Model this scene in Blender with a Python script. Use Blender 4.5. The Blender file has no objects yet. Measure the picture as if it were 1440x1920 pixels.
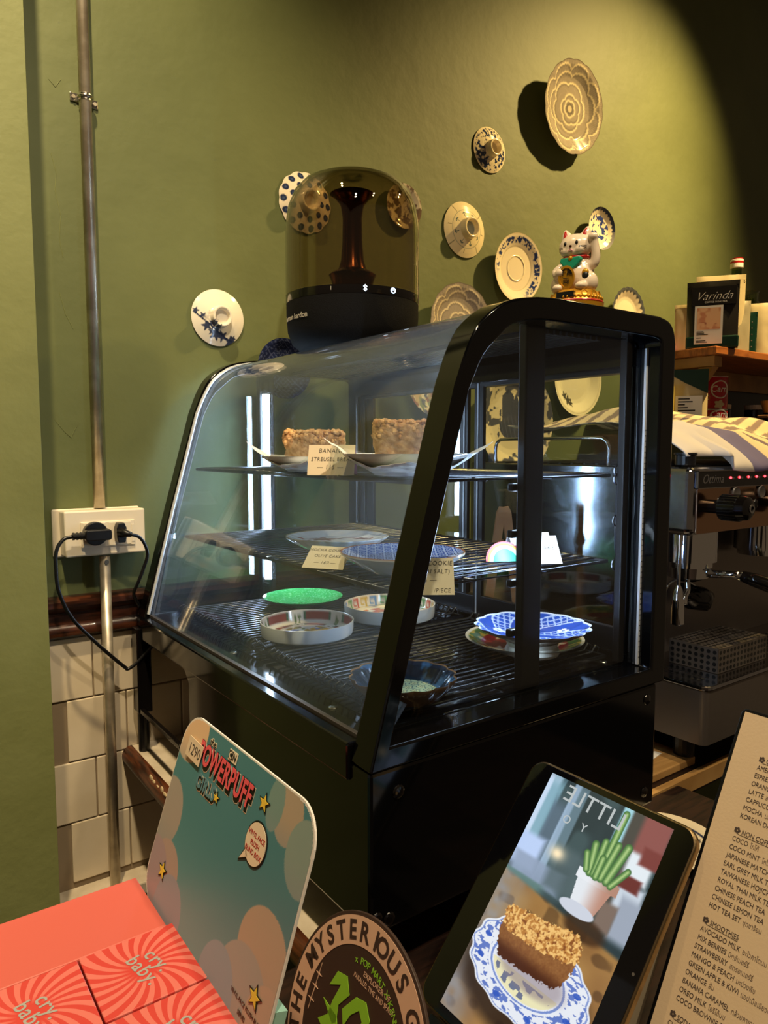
import bpy, bmesh, math, random
import numpy as np
from mathutils import Matrix, Vector, Euler
random.seed(7); rng=np.random.default_rng(7)
C=bpy.context.scene.collection
H=1.35                       # height of the viewpoint; most z values below are measured from it
pi=math.pi
# ---------------------------------------------------------------- camera, world, lights, exposure
sc=bpy.context.scene
cam=bpy.data.cameras.new('camera'); co=bpy.data.objects.new('camera',cam); C.objects.link(co)
cam.sensor_fit='VERTICAL'; cam.sensor_height=36; cam.sensor_width=27; cam.lens=1350/1920*36
cam.clip_start=.02
co.location=(0,0,H); co.rotation_euler=(math.radians(90-4.995),0,math.radians(-35.826)); sc.camera=co
sc.view_settings.view_transform='Standard'; sc.view_settings.look='None'; sc.view_settings.gamma=1; sc.view_settings.use_curve_mapping=False
sc.view_settings.exposure=0.0
w=bpy.data.worlds.new('world'); sc.world=w; w.use_nodes=True
w.node_tree.nodes['Background'].inputs[0].default_value=(.9,.62,.36,1); w.node_tree.nodes['Background'].inputs[1].default_value=.10
def spot(name,loc,tgt,power,size,blend,col=(1,.76,.43),rad=.03):
    l=bpy.data.lights.new(name,'SPOT'); l.energy=power; l.spot_size=math.radians(size); l.spot_blend=blend; l.color=col; l.shadow_soft_size=rad
    o=bpy.data.objects.new(name,l); C.objects.link(o); o.location=(loc[0],loc[1],loc[2]+H)
    o.rotation_euler=(Vector(tgt)-Vector(loc)).to_track_quat('-Z','Y').to_euler()
    return o
SPOTS=[((.0,.66,1.75),(-.05,1.34,.50),185,92,1.0,(1,.76,.42)),
       ((2.30,.60,1.65),(1.62,1.36,.26),235,76,1.0,(1,.69,.25)),
       ((.05,-.25,1.70),(.28,.95,-.50),112,80,.8,(1,.82,.58)),
       ((.95,-.35,1.70),(.60,.35,-.4),80,60,.8,(1,.80,.52)),
       ((2.25,.45,1.70),(1.98,1.1,.05),95,58,.8)]
for i,s in enumerate(SPOTS): spot('ceiling_spot',*s)
# ---------------------------------------------------------------- colour and material helpers
def lin(c):
    c=np.asarray(c,float); return np.where(c<=.04045,c/12.92,((c+.055)/1.055)**2.4)
def hx(h): return np.array([int(h[i:i+2],16)/255 for i in (0,2,4)])
def L4(h): return (*lin(hx(h)).tolist(),1)
def N(m,t,**k):
    n=m.node_tree.nodes.new(t)
    for a,b in k.items(): setattr(n,a,b)
    return n
def mat(name,col='808080',rough=.5,metal=0,bump=0,bscale=200,col2=None,cscale=20,attr=False,spec=.5,coat=0,emit=None,es=1,detail=4,stretch=None,cfac=(.4,.6)):
    m=bpy.data.materials.new(name); m.use_nodes=True; nt=m.node_tree; b=nt.nodes['Principled BSDF']; lk=nt.links.new
    b.inputs['Base Color'].default_value=L4(col); b.inputs['Roughness'].default_value=rough; b.inputs['Metallic'].default_value=metal
    b.inputs['Specular IOR Level'].default_value=spec; b.inputs['Coat Weight'].default_value=coat; b.inputs['Coat Roughness'].default_value=.05
    tc=N(m,'ShaderNodeTexCoord'); src=tc.outputs['Object']
    if stretch:
        mp=N(m,'ShaderNodeMapping'); mp.inputs['Scale'].default_value=stretch; lk(src,mp.inputs[0]); src=mp.outputs[0]
    if col2:
        n=N(m,'ShaderNodeTexNoise'); n.inputs['Scale'].default_value=cscale; n.inputs['Detail'].default_value=detail; lk(src,n.inputs['Vector'])
        r=N(m,'ShaderNodeValToRGB'); r.color_ramp.elements[0].position=cfac[0]; r.color_ramp.elements[1].position=cfac[1]
        r.color_ramp.elements[0].color=L4(col); r.color_ramp.elements[1].color=L4(col2); lk(n.outputs['Fac'],r.inputs[0]); lk(r.outputs[0],b.inputs['Base Color'])
    if attr:
        a=N(m,'ShaderNodeAttribute',attribute_name='Col'); lk(a.outputs['Color'],b.inputs['Base Color'])
        if emit=='attr': lk(a.outputs['Color'],b.inputs['Emission Color']); b.inputs['Emission Strength'].default_value=es; 
    if emit and emit!='attr': b.inputs['Emission Color'].default_value=L4(emit); b.inputs['Emission Strength'].default_value=es
    if bump:
        n=N(m,'ShaderNodeTexNoise'); n.inputs['Scale'].default_value=bscale; n.inputs['Detail'].default_value=5; lk(src,n.inputs['Vector'])
        u=N(m,'ShaderNodeBump'); u.inputs['Strength'].default_value=bump; u.inputs['Distance'].default_value=.002; lk(n.outputs['Fac'],u.inputs['Height']); lk(u.outputs[0],b.inputs['Normal'])
    return m
def glass(name,tint=(1,1,1),rough=.0,k=1.0,haze=0,ior=1.5):
    m=bpy.data.materials.new(name); m.use_nodes=True; nt=m.node_tree; nt.nodes.remove(nt.nodes['Principled BSDF']); lk=nt.links.new
    out=nt.nodes['Material Output']; tr=N(m,'ShaderNodeBsdfTransparent'); tr.inputs[0].default_value=(*tint,1)
    gl=N(m,'ShaderNodeBsdfGlossy'); gl.inputs['Roughness'].default_value=rough
    fr=N(m,'ShaderNodeLayerWeight'); fr.inputs['Blend'].default_value=.5; p5=N(m,'ShaderNodeMath',operation='POWER'); p5.inputs[1].default_value=5; lk(fr.outputs['Facing'],p5.inputs[0])
    mu=N(m,'ShaderNodeMath',operation='MULTIPLY_ADD'); mu.inputs[1].default_value=.96*k; mu.inputs[2].default_value=.04*k; mu.use_clamp=True; lk(p5.outputs[0],mu.inputs[0])
    mx=N(m,'ShaderNodeMixShader'); lk(mu.outputs[0],mx.inputs[0]); lk(tr.outputs[0],mx.inputs[1]); lk(gl.outputs[0],mx.inputs[2]); last=mx
    if haze:
        tl=N(m,'ShaderNodeBsdfTranslucent'); tl.inputs[0].default_value=(.9,.95,1,1); m2=N(m,'ShaderNodeMixShader'); m2.inputs[0].default_value=haze
        lk(mx.outputs[0],m2.inputs[1]); lk(tl.outputs[0],m2.inputs[2]); last=m2
    lk(last.outputs[0],out.inputs[0]); return m
M=dict(
 wall=mat('green_wall_paint','5a6238',.62,bump=.6,bscale=26,col2='636b3f',cscale=3.0),
 pillar=mat('green_pillar_paint','757b49',.6,bump=.3,bscale=70,col2='7d8351',cscale=6),
 ceil=mat('ceiling_paint','2a2620',.9), floor=mat('floor','2c221b',.6,col2='201812'),
 tile=mat('cream_tile','d9cbb2',.18,bump=.15,bscale=14,col2='cfc0a5',cscale=9), grout=mat('grout','8b7a62',.9),
 rail=mat('dark_varnished_wood','4a2513',.3,col2='20100a',cscale=16,stretch=(1,6,6),coat=.4),
 steel=mat('steel_pipe','cfc4ae',.36,.75,col2='b3a68f',cscale=30), chrome=mat('chrome','d6d8dc',.08,1),
 brushed=mat('brushed_steel','a5a6ac',.11,1,bump=.04,bscale=60,stretch=(1,1,25)), dsteel=mat('dark_steel','746c65',.34,.75,bump=.1,bscale=90),
 tanplate=mat('warm_mirror_steel','b08a6c',.16,1),
 black=mat('black_gloss_metal','060607',.09,spec=.42), blackm=mat('black_matt','08080a',.38,spec=.35), rubber=mat('black_rubber','0c0c0e',.35),
 wire=mat('black_coated_wire','2b2d33',.2,spec=.8), white=mat('white_plastic','eadfc9',.25), wtop=mat('white_worktop','cfc3ae',.4,col2='bdb09a',cscale=20),
 nos=mat('worn_brown_nosing','5b2f17',.3,col2='2a140a',cscale=18,stretch=(8,1,8)), nosw=mat('chipped_cream','cdb690',.7),
 dwood=mat('dark_counter_wood','2c1a12',.4,col2='170d09',cscale=12,stretch=(1,9,1)), lwood=mat('light_board_wood','b58d55',.45,col2='a27a45',cscale=10,stretch=(1,12,1)),
 shelf=mat('varnished_shelf_wood','a4622c',.35,col2='7e451c',cscale=12,stretch=(1,10,4)), bracket=mat('bracket_wood','a67b3e',.5,col2='8d6530',cscale=12),
 cer=mat('glazed_ceramic',attr=True,rough=.12,spec=.6), prn=mat('printed_card',attr=True,rough=.38), fabric=mat('speaker_fabric','09090b',.85,bump=.5,bscale=900,spec=.15),
 dgloss=mat('dark_gloss_plastic','0e0c0c',.12), smoke=glass('smoked_dome',(.76,.71,.61),.0,1.6), clear=glass('clear_glass',(.93,.96,.95),.0,1.25,haze=.024), pane=glass('door_glass',(.9,.93,.93),.0,1.0),
 copper=mat('copper_tube','5a3220',.2,1), led=mat('led_tube','ffffff',emit='c4ddff',es=75), blu=mat('blue_white_icon','ffffff',emit='bfe0ff',es=3), redled=mat('red_led','ff3030',emit='ff3038',es=9),
 gasket=mat('light_grey_gasket','b9bec4',.3,spec=.7), paper=mat('white_paper','e9e4da',.7), cream=mat('cream_card','e6d5b6',.6), ink=mat('dark_ink','2a2320',.7), kraft=mat('parchment','e7e6e2',.55,bump=.3,bscale=60),
 cake=mat('cake_crumb','c39a6d',.9,bump=1,bscale=260,col2='a3764b',cscale=140), crumb=mat('streusel','dcae76',.85,col2='b98350',cscale=90,bump=.6,bscale=400),
 catw=mat('cat_ivory','e8d3b4',.22), gold=mat('gold_paint','d39a28',.28,metal=.55), red=mat('red_paint','b01512',.3), teal=mat('teal_bib','1f8f6d',.25), pink=mat('pink','d9809a',.5), blk=mat('black_ink','0a0a0a',.4),
 coral=mat('coral_card','cf6054',.45), towelw=mat('x','ffffff'),
 bagk=mat('black_foil_bag','15120f',.3,bump=.5,bscale=14), bagc=mat('cream_foil_bag','cdbb8f',.35,bump=.6,bscale=18), bags=mat('silver_bag','b3a888',.35,metal=.3,bump=.6,bscale=20), green=mat('dark_green_foil','0a2c20',.25,bump=.4,bscale=30),
 redcan=mat('red_can','b3141c',.25), silver=mat('tin','c9c4b8',.2,1), bottle=glass('green_bottle',(.35,.45,.15),.02,1.2), jar=glass('jar_glass',(.75,.78,.6),.02,1.2),
 tan=mat('tan_wood','b98757',.5,col2='a5744a',cscale=14), lilac=mat('lilac_cloth','b47ea8',.6,bump=.5,bscale=30), bamboo=mat('bamboo','c9984c',.5),
 acry=glass('acrylic',(.96,.95,.9),.0,1.2), titler=mat('logo_red','f0616a',.45), titleb=mat('logo_blue','5f8f9c',.45), titlec=mat('logo_cream','f2e3c4',.5), yellow=mat('star_yellow','f3d24a',.5), lime=mat('lime_print','84b72c',.5),
 peach=mat('peach_print','d3a98b',.5), dbrown=mat('dark_brown_print','3b2a20',.5), purple=mat('purple_card','8b4f8e',.6), mint=mat('mint_card','9fd0bd',.6), ltblue=mat('pale_blue_print','9db6bb',.5), icon=mat('icon_grey','55504c',.4), silverp=mat('silver_print','b9b3a6',.4))
# ---------------------------------------------------------------- geometry helpers: geo = (verts Nx3, faces, colours or None)
def G(v,f,c=None): return (np.asarray(v,float).reshape(-1,3),[tuple(q) for q in f],c)
def merge(*gs):
    V=[];F=[];n=0;Cc=[];hasc=any(g[2] is not None for g in gs)
    for g in gs:
        V.append(g[0]);F+=[tuple(i+n for i in q) for q in g[1]];n+=len(g[0])
        if hasc: Cc.append(g[2] if g[2] is not None else np.ones((len(g[0]),3)))
    return (np.vstack(V),F,np.vstack(Cc) if hasc else None)
def xf(g,m): # 4x4
    m=np.array(m); return (g[0]@m[:3,:3].T+m[:3,3],g[1],g[2])
def mv(g,x,y,z): return (g[0]+np.array([x,y,z]),g[1],g[2])
def rz(g,a): return xf(g,Matrix.Rotation(a,4,'Z'))
def rx(g,a): return xf(g,Matrix.Rotation(a,4,'X'))
def ry(g,a): return xf(g,Matrix.Rotation(a,4,'Y'))
def colr(g,h): return (g[0],g[1],np.tile(lin(hx(h)),(len(g[0]),1)))
def box(x0,x1,y0,y1,z0,z1):
    v=[(x,y,z) for x in (x0,x1) for y in (y0,y1) for z in (z0,z1)]
    return G(v,[(0,1,3,2),(4,6,7,5),(0,4,5,1),(2,3,7,6),(0,2,6,4),(1,5,7,3)])
def cyl(r,z0,z1,n=24,r2=None):
    r2=r if r2 is None else r2; t=np.arange(n)*2*pi/n
    v=[(r*math.cos(a),r*math.sin(a),z0) for a in t]+[(r2*math.cos(a),r2*math.sin(a),z1) for a in t]
    return G(v,[(i,(i+1)%n,n+(i+1)%n,n+i) for i in range(n)]+[tuple(range(n))[::-1],tuple(range(n,2*n))])
def lathe(prof,n=48,close=True):
    P=np.array(prof,float); t=np.arange(n)*2*pi/n; V=[];F=[]
    for r,z in P: V+= [(r*math.cos(a),r*math.sin(a),z) for a in t]
    for k in range(len(P)-1):
        for i in range(n): j=(i+1)%n; F.append((k*n+i,k*n+j,(k+1)*n+j,(k+1)*n+i))
    if close: F.append(tuple(range(n))[::-1]); F.append(tuple(range((len(P)-1)*n,len(P)*n)))
    return G(V,F)
def tube(path,r,n=8,closed=False):
    P=np.array(path,float); m=len(P); V=[];F=[]
    T=np.gradient(P,axis=0) if not closed else np.roll(P,-1,0)-np.roll(P,1,0)
    T/=np.linalg.norm(T,axis=1)[:,None]+1e-12
    u=np.cross(T[0],(0,0,1)); 
    if np.linalg.norm(u)<.1: u=np.cross(T[0],(1,0,0))
    rr=r if hasattr(r,'__len__') else [r]*m
    for k in range(m):
        u=u-T[k]*(u@T[k]); u/=np.linalg.norm(u); v=np.cross(T[k],u)
        for i in range(n): a=2*pi*i/n; V.append(P[k]+rr[k]*(math.cos(a)*u+math.sin(a)*v))
    for k in range(m if closed else m-1):
        k2=(k+1)%m
        for i in range(n): j=(i+1)%n; F.append((k*n+i,k*n+j,k2*n+j,k2*n+i))
    if not closed: F.append(tuple(range(n))[::-1]);F.append(tuple(range((m-1)*n,m*n)))
    return G(V,F)
def spline(pts,n=8):
    P=np.array(pts,float); P=np.vstack([2*P[0]-P[1],P,2*P[-1]-P[-2]]); out=[]
    for i in range(1,len(P)-2):
        for t in np.arange(n)/n:
            a,b,c,d=P[i-1:i+3]; out.append(.5*((2*b)+(-a+c)*t+(2*a-5*b+4*c-d)*t*t+(-a+3*b-3*c+d)*t**3))
    out.append(P[-2]); return np.array(out)
def prism(poly,a0,a1,axis='y'):
    n=len(poly); V=[]
    for a in (a0,a1):
        for p,q in poly: V.append({'y':(p,a,q),'z':(p,q,a),'x':(a,p,q)}[axis])
    return G(V,[tuple(range(n)),tuple(range(n,2*n))[::-1]]+[(i,n+i,n+(i+1)%n,(i+1)%n) for i in range(n)])
def ringprism(o,i_,a0,a1):
    n=len(o); V=[(p,a,q) for a in (a0,a1) for l in (o,i_) for p,q in l]; F=[]
    for k in range(n):
        j=(k+1)%n; F+=[(k,j,n+j,n+k),(2*n+k,3*n+k,3*n+j,2*n+j),(k,2*n+k,2*n+j,j),(n+k,n+j,3*n+j,3*n+k)]
    return G(V,F)
def sphere(r,n=16,m=10,s=(1,1,1)):
    g=lathe([(r*math.sin(pi*k/m)+1e-6,-r*math.cos(pi*k/m)) for k in range(m+1)],n); return (g[0]*np.array(s),g[1],None)
def disc(r,n=24,t=.0004): return cyl(r,0,t,n)
def rrect(w,h,r,n=6,x=0,y=0):
    o=[]
    for cx,cy,a in ((w-r,h-r,0),(r,h-r,90),(r,r,180),(w-r,r,270)):
        for k in range(n+1): t=math.radians(a+90*k/n); o.append((x+cx+r*math.cos(t),y+cy+r*math.sin(t)))
    return o
def star(r,n=5,q=.42,a0=90,sx=1,sy=1): return [(sx*(r if k%2==0 else r*q)*math.cos(math.radians(a0+k*180/n)),sy*(r if k%2==0 else r*q)*math.sin(math.radians(a0+k*180/n))) for k in range(2*n)]
def poly(pts,x=0,y=0,z=0,t=.0004): return prism([(p+x,q+y) for p,q in pts],z,z+t,'z')
def grid(fn,nu,nv,u0=0,u1=1,v0=0,v1=1):
    U,Vv=np.meshgrid(np.linspace(u0,u1,nu+1),np.linspace(v0,v1,nv+1)); P=fn(U.ravel(),Vv.ravel()); w_=nu+1
    F=[(j*w_+i,j*w_+i+1,(j+1)*w_+i+1,(j+1)*w_+i) for j in range(nv) for i in range(nu)]
    return P,F
_tc={}
def tgeo(s,size=.01,off=0,shear=0,align='LEFT',sp=1.0,ext=.00008,sx=1.0,line=1.0,res=3,dx=0,dy=0,dz=0,rot=0):
    cu=bpy.data.curves.new('t','FONT'); cu.body=s; cu.size=1; cu.offset=off; cu.shear=shear; cu.align_x=align; cu.space_character=sp; cu.space_line=line; cu.resolution_u=res; cu.extrude=ext/size
    o=bpy.data.objects.new('t',cu); C.objects.link(o); dg=bpy.context.evaluated_depsgraph_get(); me=bpy.data.meshes.new_from_object(o.evaluated_get(dg))
    v=np.zeros(len(me.vertices)*3); me.vertices.foreach_get('co',v); v=v.reshape(-1,3)*size; v[:,0]*=sx
    F=[tuple(p.vertices) for p in me.polygons]; bpy.data.objects.remove(o); bpy.data.curves.remove(cu); bpy.data.meshes.remove(me)
    g=G(v,F); 
    if rot: g=rz(g,rot)
    return mv(g,dx,dy,dz)
def mesh(name,g,m,smooth=False,bev=0,solid=0,seg=2):
    me=bpy.data.meshes.new(name); me.from_pydata(g[0].tolist(),[],g[1])
    if g[2] is not None:
        a=me.color_attributes.new('Col','FLOAT_COLOR','POINT'); c=np.ones((len(g[0]),4)); c[:,:3]=g[2]; a.data.foreach_set('color',c.ravel())
    me.materials.append(m)
    if smooth: me.shade_smooth()
    o=bpy.data.objects.new(name,me); C.objects.link(o)
    if solid: s=o.modifiers.new('s','SOLIDIFY'); s.thickness=solid
    if bev: b=o.modifiers.new('b','BEVEL'); b.width=bev; b.segments=seg; b.limit_method='ANGLE'; b.angle_limit=math.radians(35)
    if smooth=='auto':
        me.shade_smooth(); 
        me.set_sharp_from_angle(angle=math.radians(38))
    return o
def tag(o,label=None,cat=None,group=None,kind=None):
    for k,v in (('label',label),('category',cat),('group',group),('kind',kind)):
        if v: o[k]=v
    return o
class T:
    def __init__(s,name,label,cat,loc=(0,0,0),rot=None,group=None):
        s.o=bpy.data.objects.new(name,None); C.objects.link(s.o); s.o.empty_display_size=.03
        s.m=Matrix.Translation(Vector(loc)+Vector((0,0,H)))@(rot.to_4x4() if rot is not None else Matrix()); s.o.matrix_world=s.m; s.o.rotation_euler=s.m.to_euler(); s.o.location=s.m.translation
        s.inv=s.m.inverted(); tag(s.o,label,cat,group)
    def part(s,name,g,m,world=True,parent=None,label=None,kind=None,**k):
        if isinstance(g,list): return [s.part(name,q,m,world,parent,label,kind,**k) for q in g][-1]
        if world: g=xf(mv(g,0,0,H),s.inv)
        o=mesh(name,g,m,**k); o.parent=parent or s.o; tag(o,label,kind=kind); return o
def single(name,g,m,label=None,cat=None,group=None,kind=None,loc=None,rot=None,**k):
    """one-mesh thing; with rot the geometry is local, without it camera-height world"""
    if rot is None:
        c=(g[0].min(0)+g[0].max(0))/2; c[2]=g[0][:,2].min(); g=(g[0]-c,g[1],g[2]); loc=c
    o=mesh(name,g,m,**k); o.location=(loc[0],loc[1],loc[2]+H)
    if rot is not None: o.rotation_euler=rot.to_euler()
    return tag(o,label,cat,group,kind)
def struct(name,g,m,**k): return single(name,g,m,kind='structure',**k)
def sub(parent,name,g,m,label=None,kind=None,**k):
    """part of a one-mesh setting piece, geometry in camera-height world"""
    l=parent.location; o=mesh(name,(g[0]+np.array([0,0,H])-np.array(l),g[1],g[2]),m,**k); o.parent=parent; return tag(o,label,kind=kind)
# ---------------------------------------------------------------- painting helpers (surface colour only)
def vn(x,y,s=1,seed=0):
    x=np.asarray(x)*s+17.3*seed;y=np.asarray(y)*s+9.1*seed; xi=np.floor(x);yi=np.floor(y);fx=x-xi;fy=y-yi
    h=lambda a,b:np.modf(np.abs(np.sin(a*127.1+b*311.7+seed*74.7)*43758.5453))[0]
    fx=fx*fx*(3-2*fx);fy=fy*fy*(3-2*fy)
    return (h(xi,yi)*(1-fx)+h(xi+1,yi)*fx)*(1-fy)+(h(xi,yi+1)*(1-fx)+h(xi+1,yi+1)*fx)*fy
def sm(a,b,x): t=np.clip((x-a)/(b-a),0,1); return t*t*(3-2*t)
def mixc(a,b,m):
    a=np.asarray(a);b=np.asarray(b); a=a if a.ndim==2 else a[None]; b=b if b.ndim==2 else b[None]; return a*(1-m[:,None])+b*m[:,None]
def seg(x,y,ax,ay,bx,by):
    t=np.clip(((x-ax)*(bx-ax)+(y-ay)*(by-ay))/((bx-ax)**2+(by-ay)**2+1e-12),0,1); return np.hypot(x-ax-t*(bx-ax),y-ay-t*(by-ay))
def blobs(x,y,pts):
    m=np.zeros_like(x)
    for px,py,r in pts: m=np.maximum(m,1-sm(r*.8,r,np.hypot(x-px,y-py)*(1+.35*np.sin(5*np.arctan2(y-py,x-px)+px*9))))
    return m
def plate_geo(R,prof,fn,under='d9d2c2',nr=40,nt=160,scal=0,sn=8,sexp=3,el=1.0,wave=0,steep=None):
    """prof: upper surface (t in 0..1, z) ; underside offset; lathe with painted top"""
    t=np.linspace(0,1,nr+1)**.9; pr=np.array(prof,float); z=np.interp(t,pr[:,0],pr[:,1]); th=np.arange(nt)*2*pi/nt
    rr,tt=np.meshgrid(t,th,indexing='ij'); zz=np.repeat(z[:,None],nt,1)
    mod=1+scal*np.abs(np.cos(sn*tt/2))*rr**sexp-scal*.5*rr**sexp
    X=rr*mod*np.cos(tt)*R; Y=rr*mod*np.sin(tt)*R*el; Z=zz*R+wave*R*np.cos(sn*tt)*rr**4
    top=np.stack([X.ravel(),Y.ravel(),Z.ravel()],1); ct=fn((rr*np.cos(tt)).ravel(),(rr*np.sin(tt)).ravel(),rr.ravel(),tt.ravel())
    q=[(1.0,0),(.985,-.02),(.8,-.05),(.56,-.05),(.52,-.09),(.47,-.09),(.45,-.05),(.0,-.05)]
    bt=[];
    if steep: q=steep
    for a,dz in q:
        zb=dz*R if steep else np.interp(a,pr[:,0],pr[:,1])*R+dz*R*.8
        m_=1+scal*np.abs(np.cos(sn*th/2))*a**sexp-scal*.5*a**sexp
        bt.append(np.stack([a*R*m_*np.cos(th),a*R*el*m_*np.sin(th),zb+wave*R*np.cos(sn*th)*a**4],1))
    bot=np.vstack(bt); V=np.vstack([top,bot]); nrow=nr+1+len(q); F=[]
    for k in range(nrow-1):
        a=k*nt
        for i in range(nt): j=(i+1)%nt; F.append((a+i,a+j,a+nt+j,a+nt+i))
    cb=np.tile(hx(under),(len(bot),1)); return (V,F,lin(np.clip(np.vstack([ct,cb]),0,1)))
FLAT=[(0,.0),(.55,.0),(.66,.02),(.9,.13),(1,.15)]
DISH=[(0,0),(.86,0),(.92,.03),(.95,.12),(.965,.25),(.98,.275),(1,.27)]
BOWL=[(0,0),(.4,.02),(.7,.10),(.9,.22),(1,.31)]
ST_P=[(1,.095),(.98,.07),(.8,-.05),(.55,-.17),(.5,-.20),(.45,-.20),(.44,-.16),(0,-.16)]; ST_D=[(1.0,.262),(.995,.10),(.975,.0),(.93,-.035),(.0,-.035)]; ST_B=[(1.0,.315),(.955,.20),(.86,.06),(.76,-.035),(0,-.035)]
LID=[(0,.26),(.26,.26),(.275,.44),(.30,.465),(.345,.465),(.365,.44),(.37,.215),(.40,.19),(.6,.145),(.85,.06),(1,0)]
# ================================================================= THE SETTING
W=1.36
wb=struct('wall_back',box(-.8,3.2,W,W+.12,-1.35,1.9),M['wall'])
wl=struct('wall_left',merge(box(-.8,.232,1.255,W-.0005,-1.35,1.9),box(.2315,.2325,1.28,W-.0005,-1.35,1.9)),M['pillar'],bev=.006)
struct('floor',box(-1.2,3.2,-1.5,W+.12,-1.37,-1.35),M['floor']); struct('ceiling',box(-1.2,3.2,-1.5,W+.12,1.9,1.92),M['ceil'])
def rail_prof(z): return [(W,z-.001),(W-.012,z),(W-.022,z+.006),(W-.024,z+.014),(W-.02,z+.024),(W-.014,z+.028),(W-.014,z+.046),(W-.020,z+.05),(W-.028,z+.058),(W-.028,z+.068),(W-.02,z+.074),(W,z+.075)]
struct('trim_1',prism([(a,b) for a,b in rail_prof(-.335)],.2325,2.9,'x'),M['rail'],smooth='auto')
struct('baseboard_back',box(.2325,.9,W-.06,W-.001,-.83,-.806),M['wtop'],bev=.003)
# wall tiles, running bond
tm=None; TW,TH=.106,.1145
for r in range(5):
    z1=-.3365-r*TH; off=.321 if r%2==0 else .379
    for k in range(-1,8):
        x0=off+(k)*TW-.0; x1=x0+TW
        x0=max(x0,.2335); 
        if x1-x0<.02 or x0>1.05: continue
        z0=max(z1-TH,-.806)
        if z1-z0<.02: continue
        g=box(x0+.0012,x1-.0012,W-.008,W+.001,z0+.0012,z1-.0012); sub(wb,'tile',g,M['tile'],bev=.0018)
sub(wb,'grout_bed',box(.2335,1.06,W-.004,W+.001,-.806,-.3355),M['grout'])
# crack lines and plaster ridge beside the pipe
cr=[]
for pts in ([(.285,.50),(.292,.47),(.289,.44),(.297,.40),(.293,.36),(.298,.33)],[(.286,.62),(.296,.61),(.305,.625)],[(.29,.27),(.298,.235),(.31,.21)],[(.275,.05),(.29,.03),(.30,.02),(.31,.04)]):
    cr.append(tube([(x,W-.0004,z) for x,z in pts],.0004,5))
sub(wb,'plaster_crack',merge(*cr),M['pillar'])
# ================================================================= WALL: pipe, outlet, plugs
def clamp_ear(x,z): return merge(mv(rx(poly(rrect(.018,.016,.005)),pi/2),x-.009,W-.001,z-.008))
p=T('conduit_pipe','steel conduit pipe running up the green wall left of the display case','pipe',(.341,W-.012,-.80))
p.part('pipe',tube([(.341,W-.0125,-.105),(.341,W-.0125,1.2),(.341,W-.0125,1.85)],.0098,20),M['steel'],smooth=True)
p.part('pipe',tube([(.340,W-.0385,-.806),(.3405,W-.0385,-.19)],.0092,20),M['steel'],smooth=True,label='lower steel length under the socket box')
cl=p.part('clamp',merge(tube([(.341+.0115*math.cos(a),W-.0125-.0115*math.sin(a),.60+dz) for a in np.linspace(-.2,pi+.2,14) for dz in (0,)],.0025,6),
   mv(cyl(.0108,-.006,.006,20),.341,W-.0125,.60),box(.318,.332,W-.003,W-.0005,.594,.608),box(.350,.364,W-.003,W-.0005,.590,.604)),M['silver'],bev=.001)
for x,z in ((.3235,.601),(.3585,.597)): p.part('screw',mv(rx(cyl(.0032,0,.003,10),pi/2),x,W-.003,z),M['steel'],parent=cl)
p.part('coupling_screw',mv(rx(cyl(.004,0,.003,10),pi/2),.341,W-.0475,-.199),M['silver'])
b=T('power_outlet','cream surface-mounted power outlet box with two black plugs in it','power outlet',(.34,W,-.19))
b.part('housing',merge(prism([(.262,-.1055),(.4135,-.1055),(.4135,-.1905),(.262,-.1905)],W-.006,W-.0005),prism([(.2735,-.107),(.4115,-.107),(.4115,-.187),(.2745,-.187)],W-.045,W-.005)),M['white'],bev=.004)
pl_=b.part('socket_plate',box(.300,.392,W-.0475,W-.044,-.172,-.127),M['white'],bev=.001)
for x in (.3225,.366): b.part('socket',box(x-.019,x+.019,W-.0485,W-.047,-.170,-.129),M['white'],parent=pl_,bev=.0006)
b.part('socket',box(.3865,.3915,W-.0485,W-.047,-.165,-.135),M['white'],parent=pl_)
q=T('power_plug','round black plug with a ribbed strain relief in the left socket, its cable looping down','plug',(.322,W-.05,-.165))
q.part('plug_body',merge(mv(rx(cyl(.0205,0,.014,32),pi/2),.3215,W-.0486,-.1465),),M['rubber'],bev=.0015)
q.part('plug_arm',prism(rrect(.044,.019,.005,4,.300,-.157),W-.079,W-.060),M['rubber'],bev=.002)
q.part('strain_relief',merge(*[mv(ry(cyl(.0055 if k%2 else .0066,0,.003,12),pi/2),.281+.003*k,W-.070,-.1475) for k in range(7)]),M['rubber'])
Ycb=1.285
cab=spline([(.281,1.29,-.1475),(.266,1.29,-.152),(.2545,1.288,-.170),(.2525,1.287,-.20),(.256,1.287,-.24),(.276,1.292,-.288),(.315,1.297,-.338),(.345,1.302,-.372),(.366,1.305,-.394)],8)
q.part('cable',merge(tube(cab,.0032,8),tube(spline([(.366,1.305,-.394),(.3705,1.305,-.397),(.385,1.303,-.388),(.405,1.30,-.368),(.425,1.296,-.35),(.45,1.29,-.335)],6),.0032,8)),M['rubber'],smooth=True)
q=T('power_plug','flat black plug in the right socket with its cable curving behind the case','plug',(.366,W-.05,-.165))
q.part('plug_body',mv(rx(prism([(-.006,-.018),(.006,-.018),(.0085,-.008),(.0085,.008),(.005,.017),(-.005,.017),(-.0085,.008),(-.0085,-.008)],0,.020,'z'),pi/2),.3635,W-.0486,-.1465),M['rubber'],bev=.0015)
q.part('plug_neck',tube([(.3635,W-.066,-.146),(.367,W-.078,-.1475),(.374,W-.086,-.149)],[.010,.0065,.0045],10),M['rubber'],smooth=True)
q.part('cable',tube(spline([(.374,W-.086,-.149),(.389,W-.082,-.155),(.400,W-.078,-.170),(.405,W-.074,-.19),(.398,W-.070,-.215),(.389,W-.066,-.24),(.386,W-.05,-.262),(.40,W-.036,-.29)],7),.0030,8),M['rubber'],smooth=True)
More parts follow.
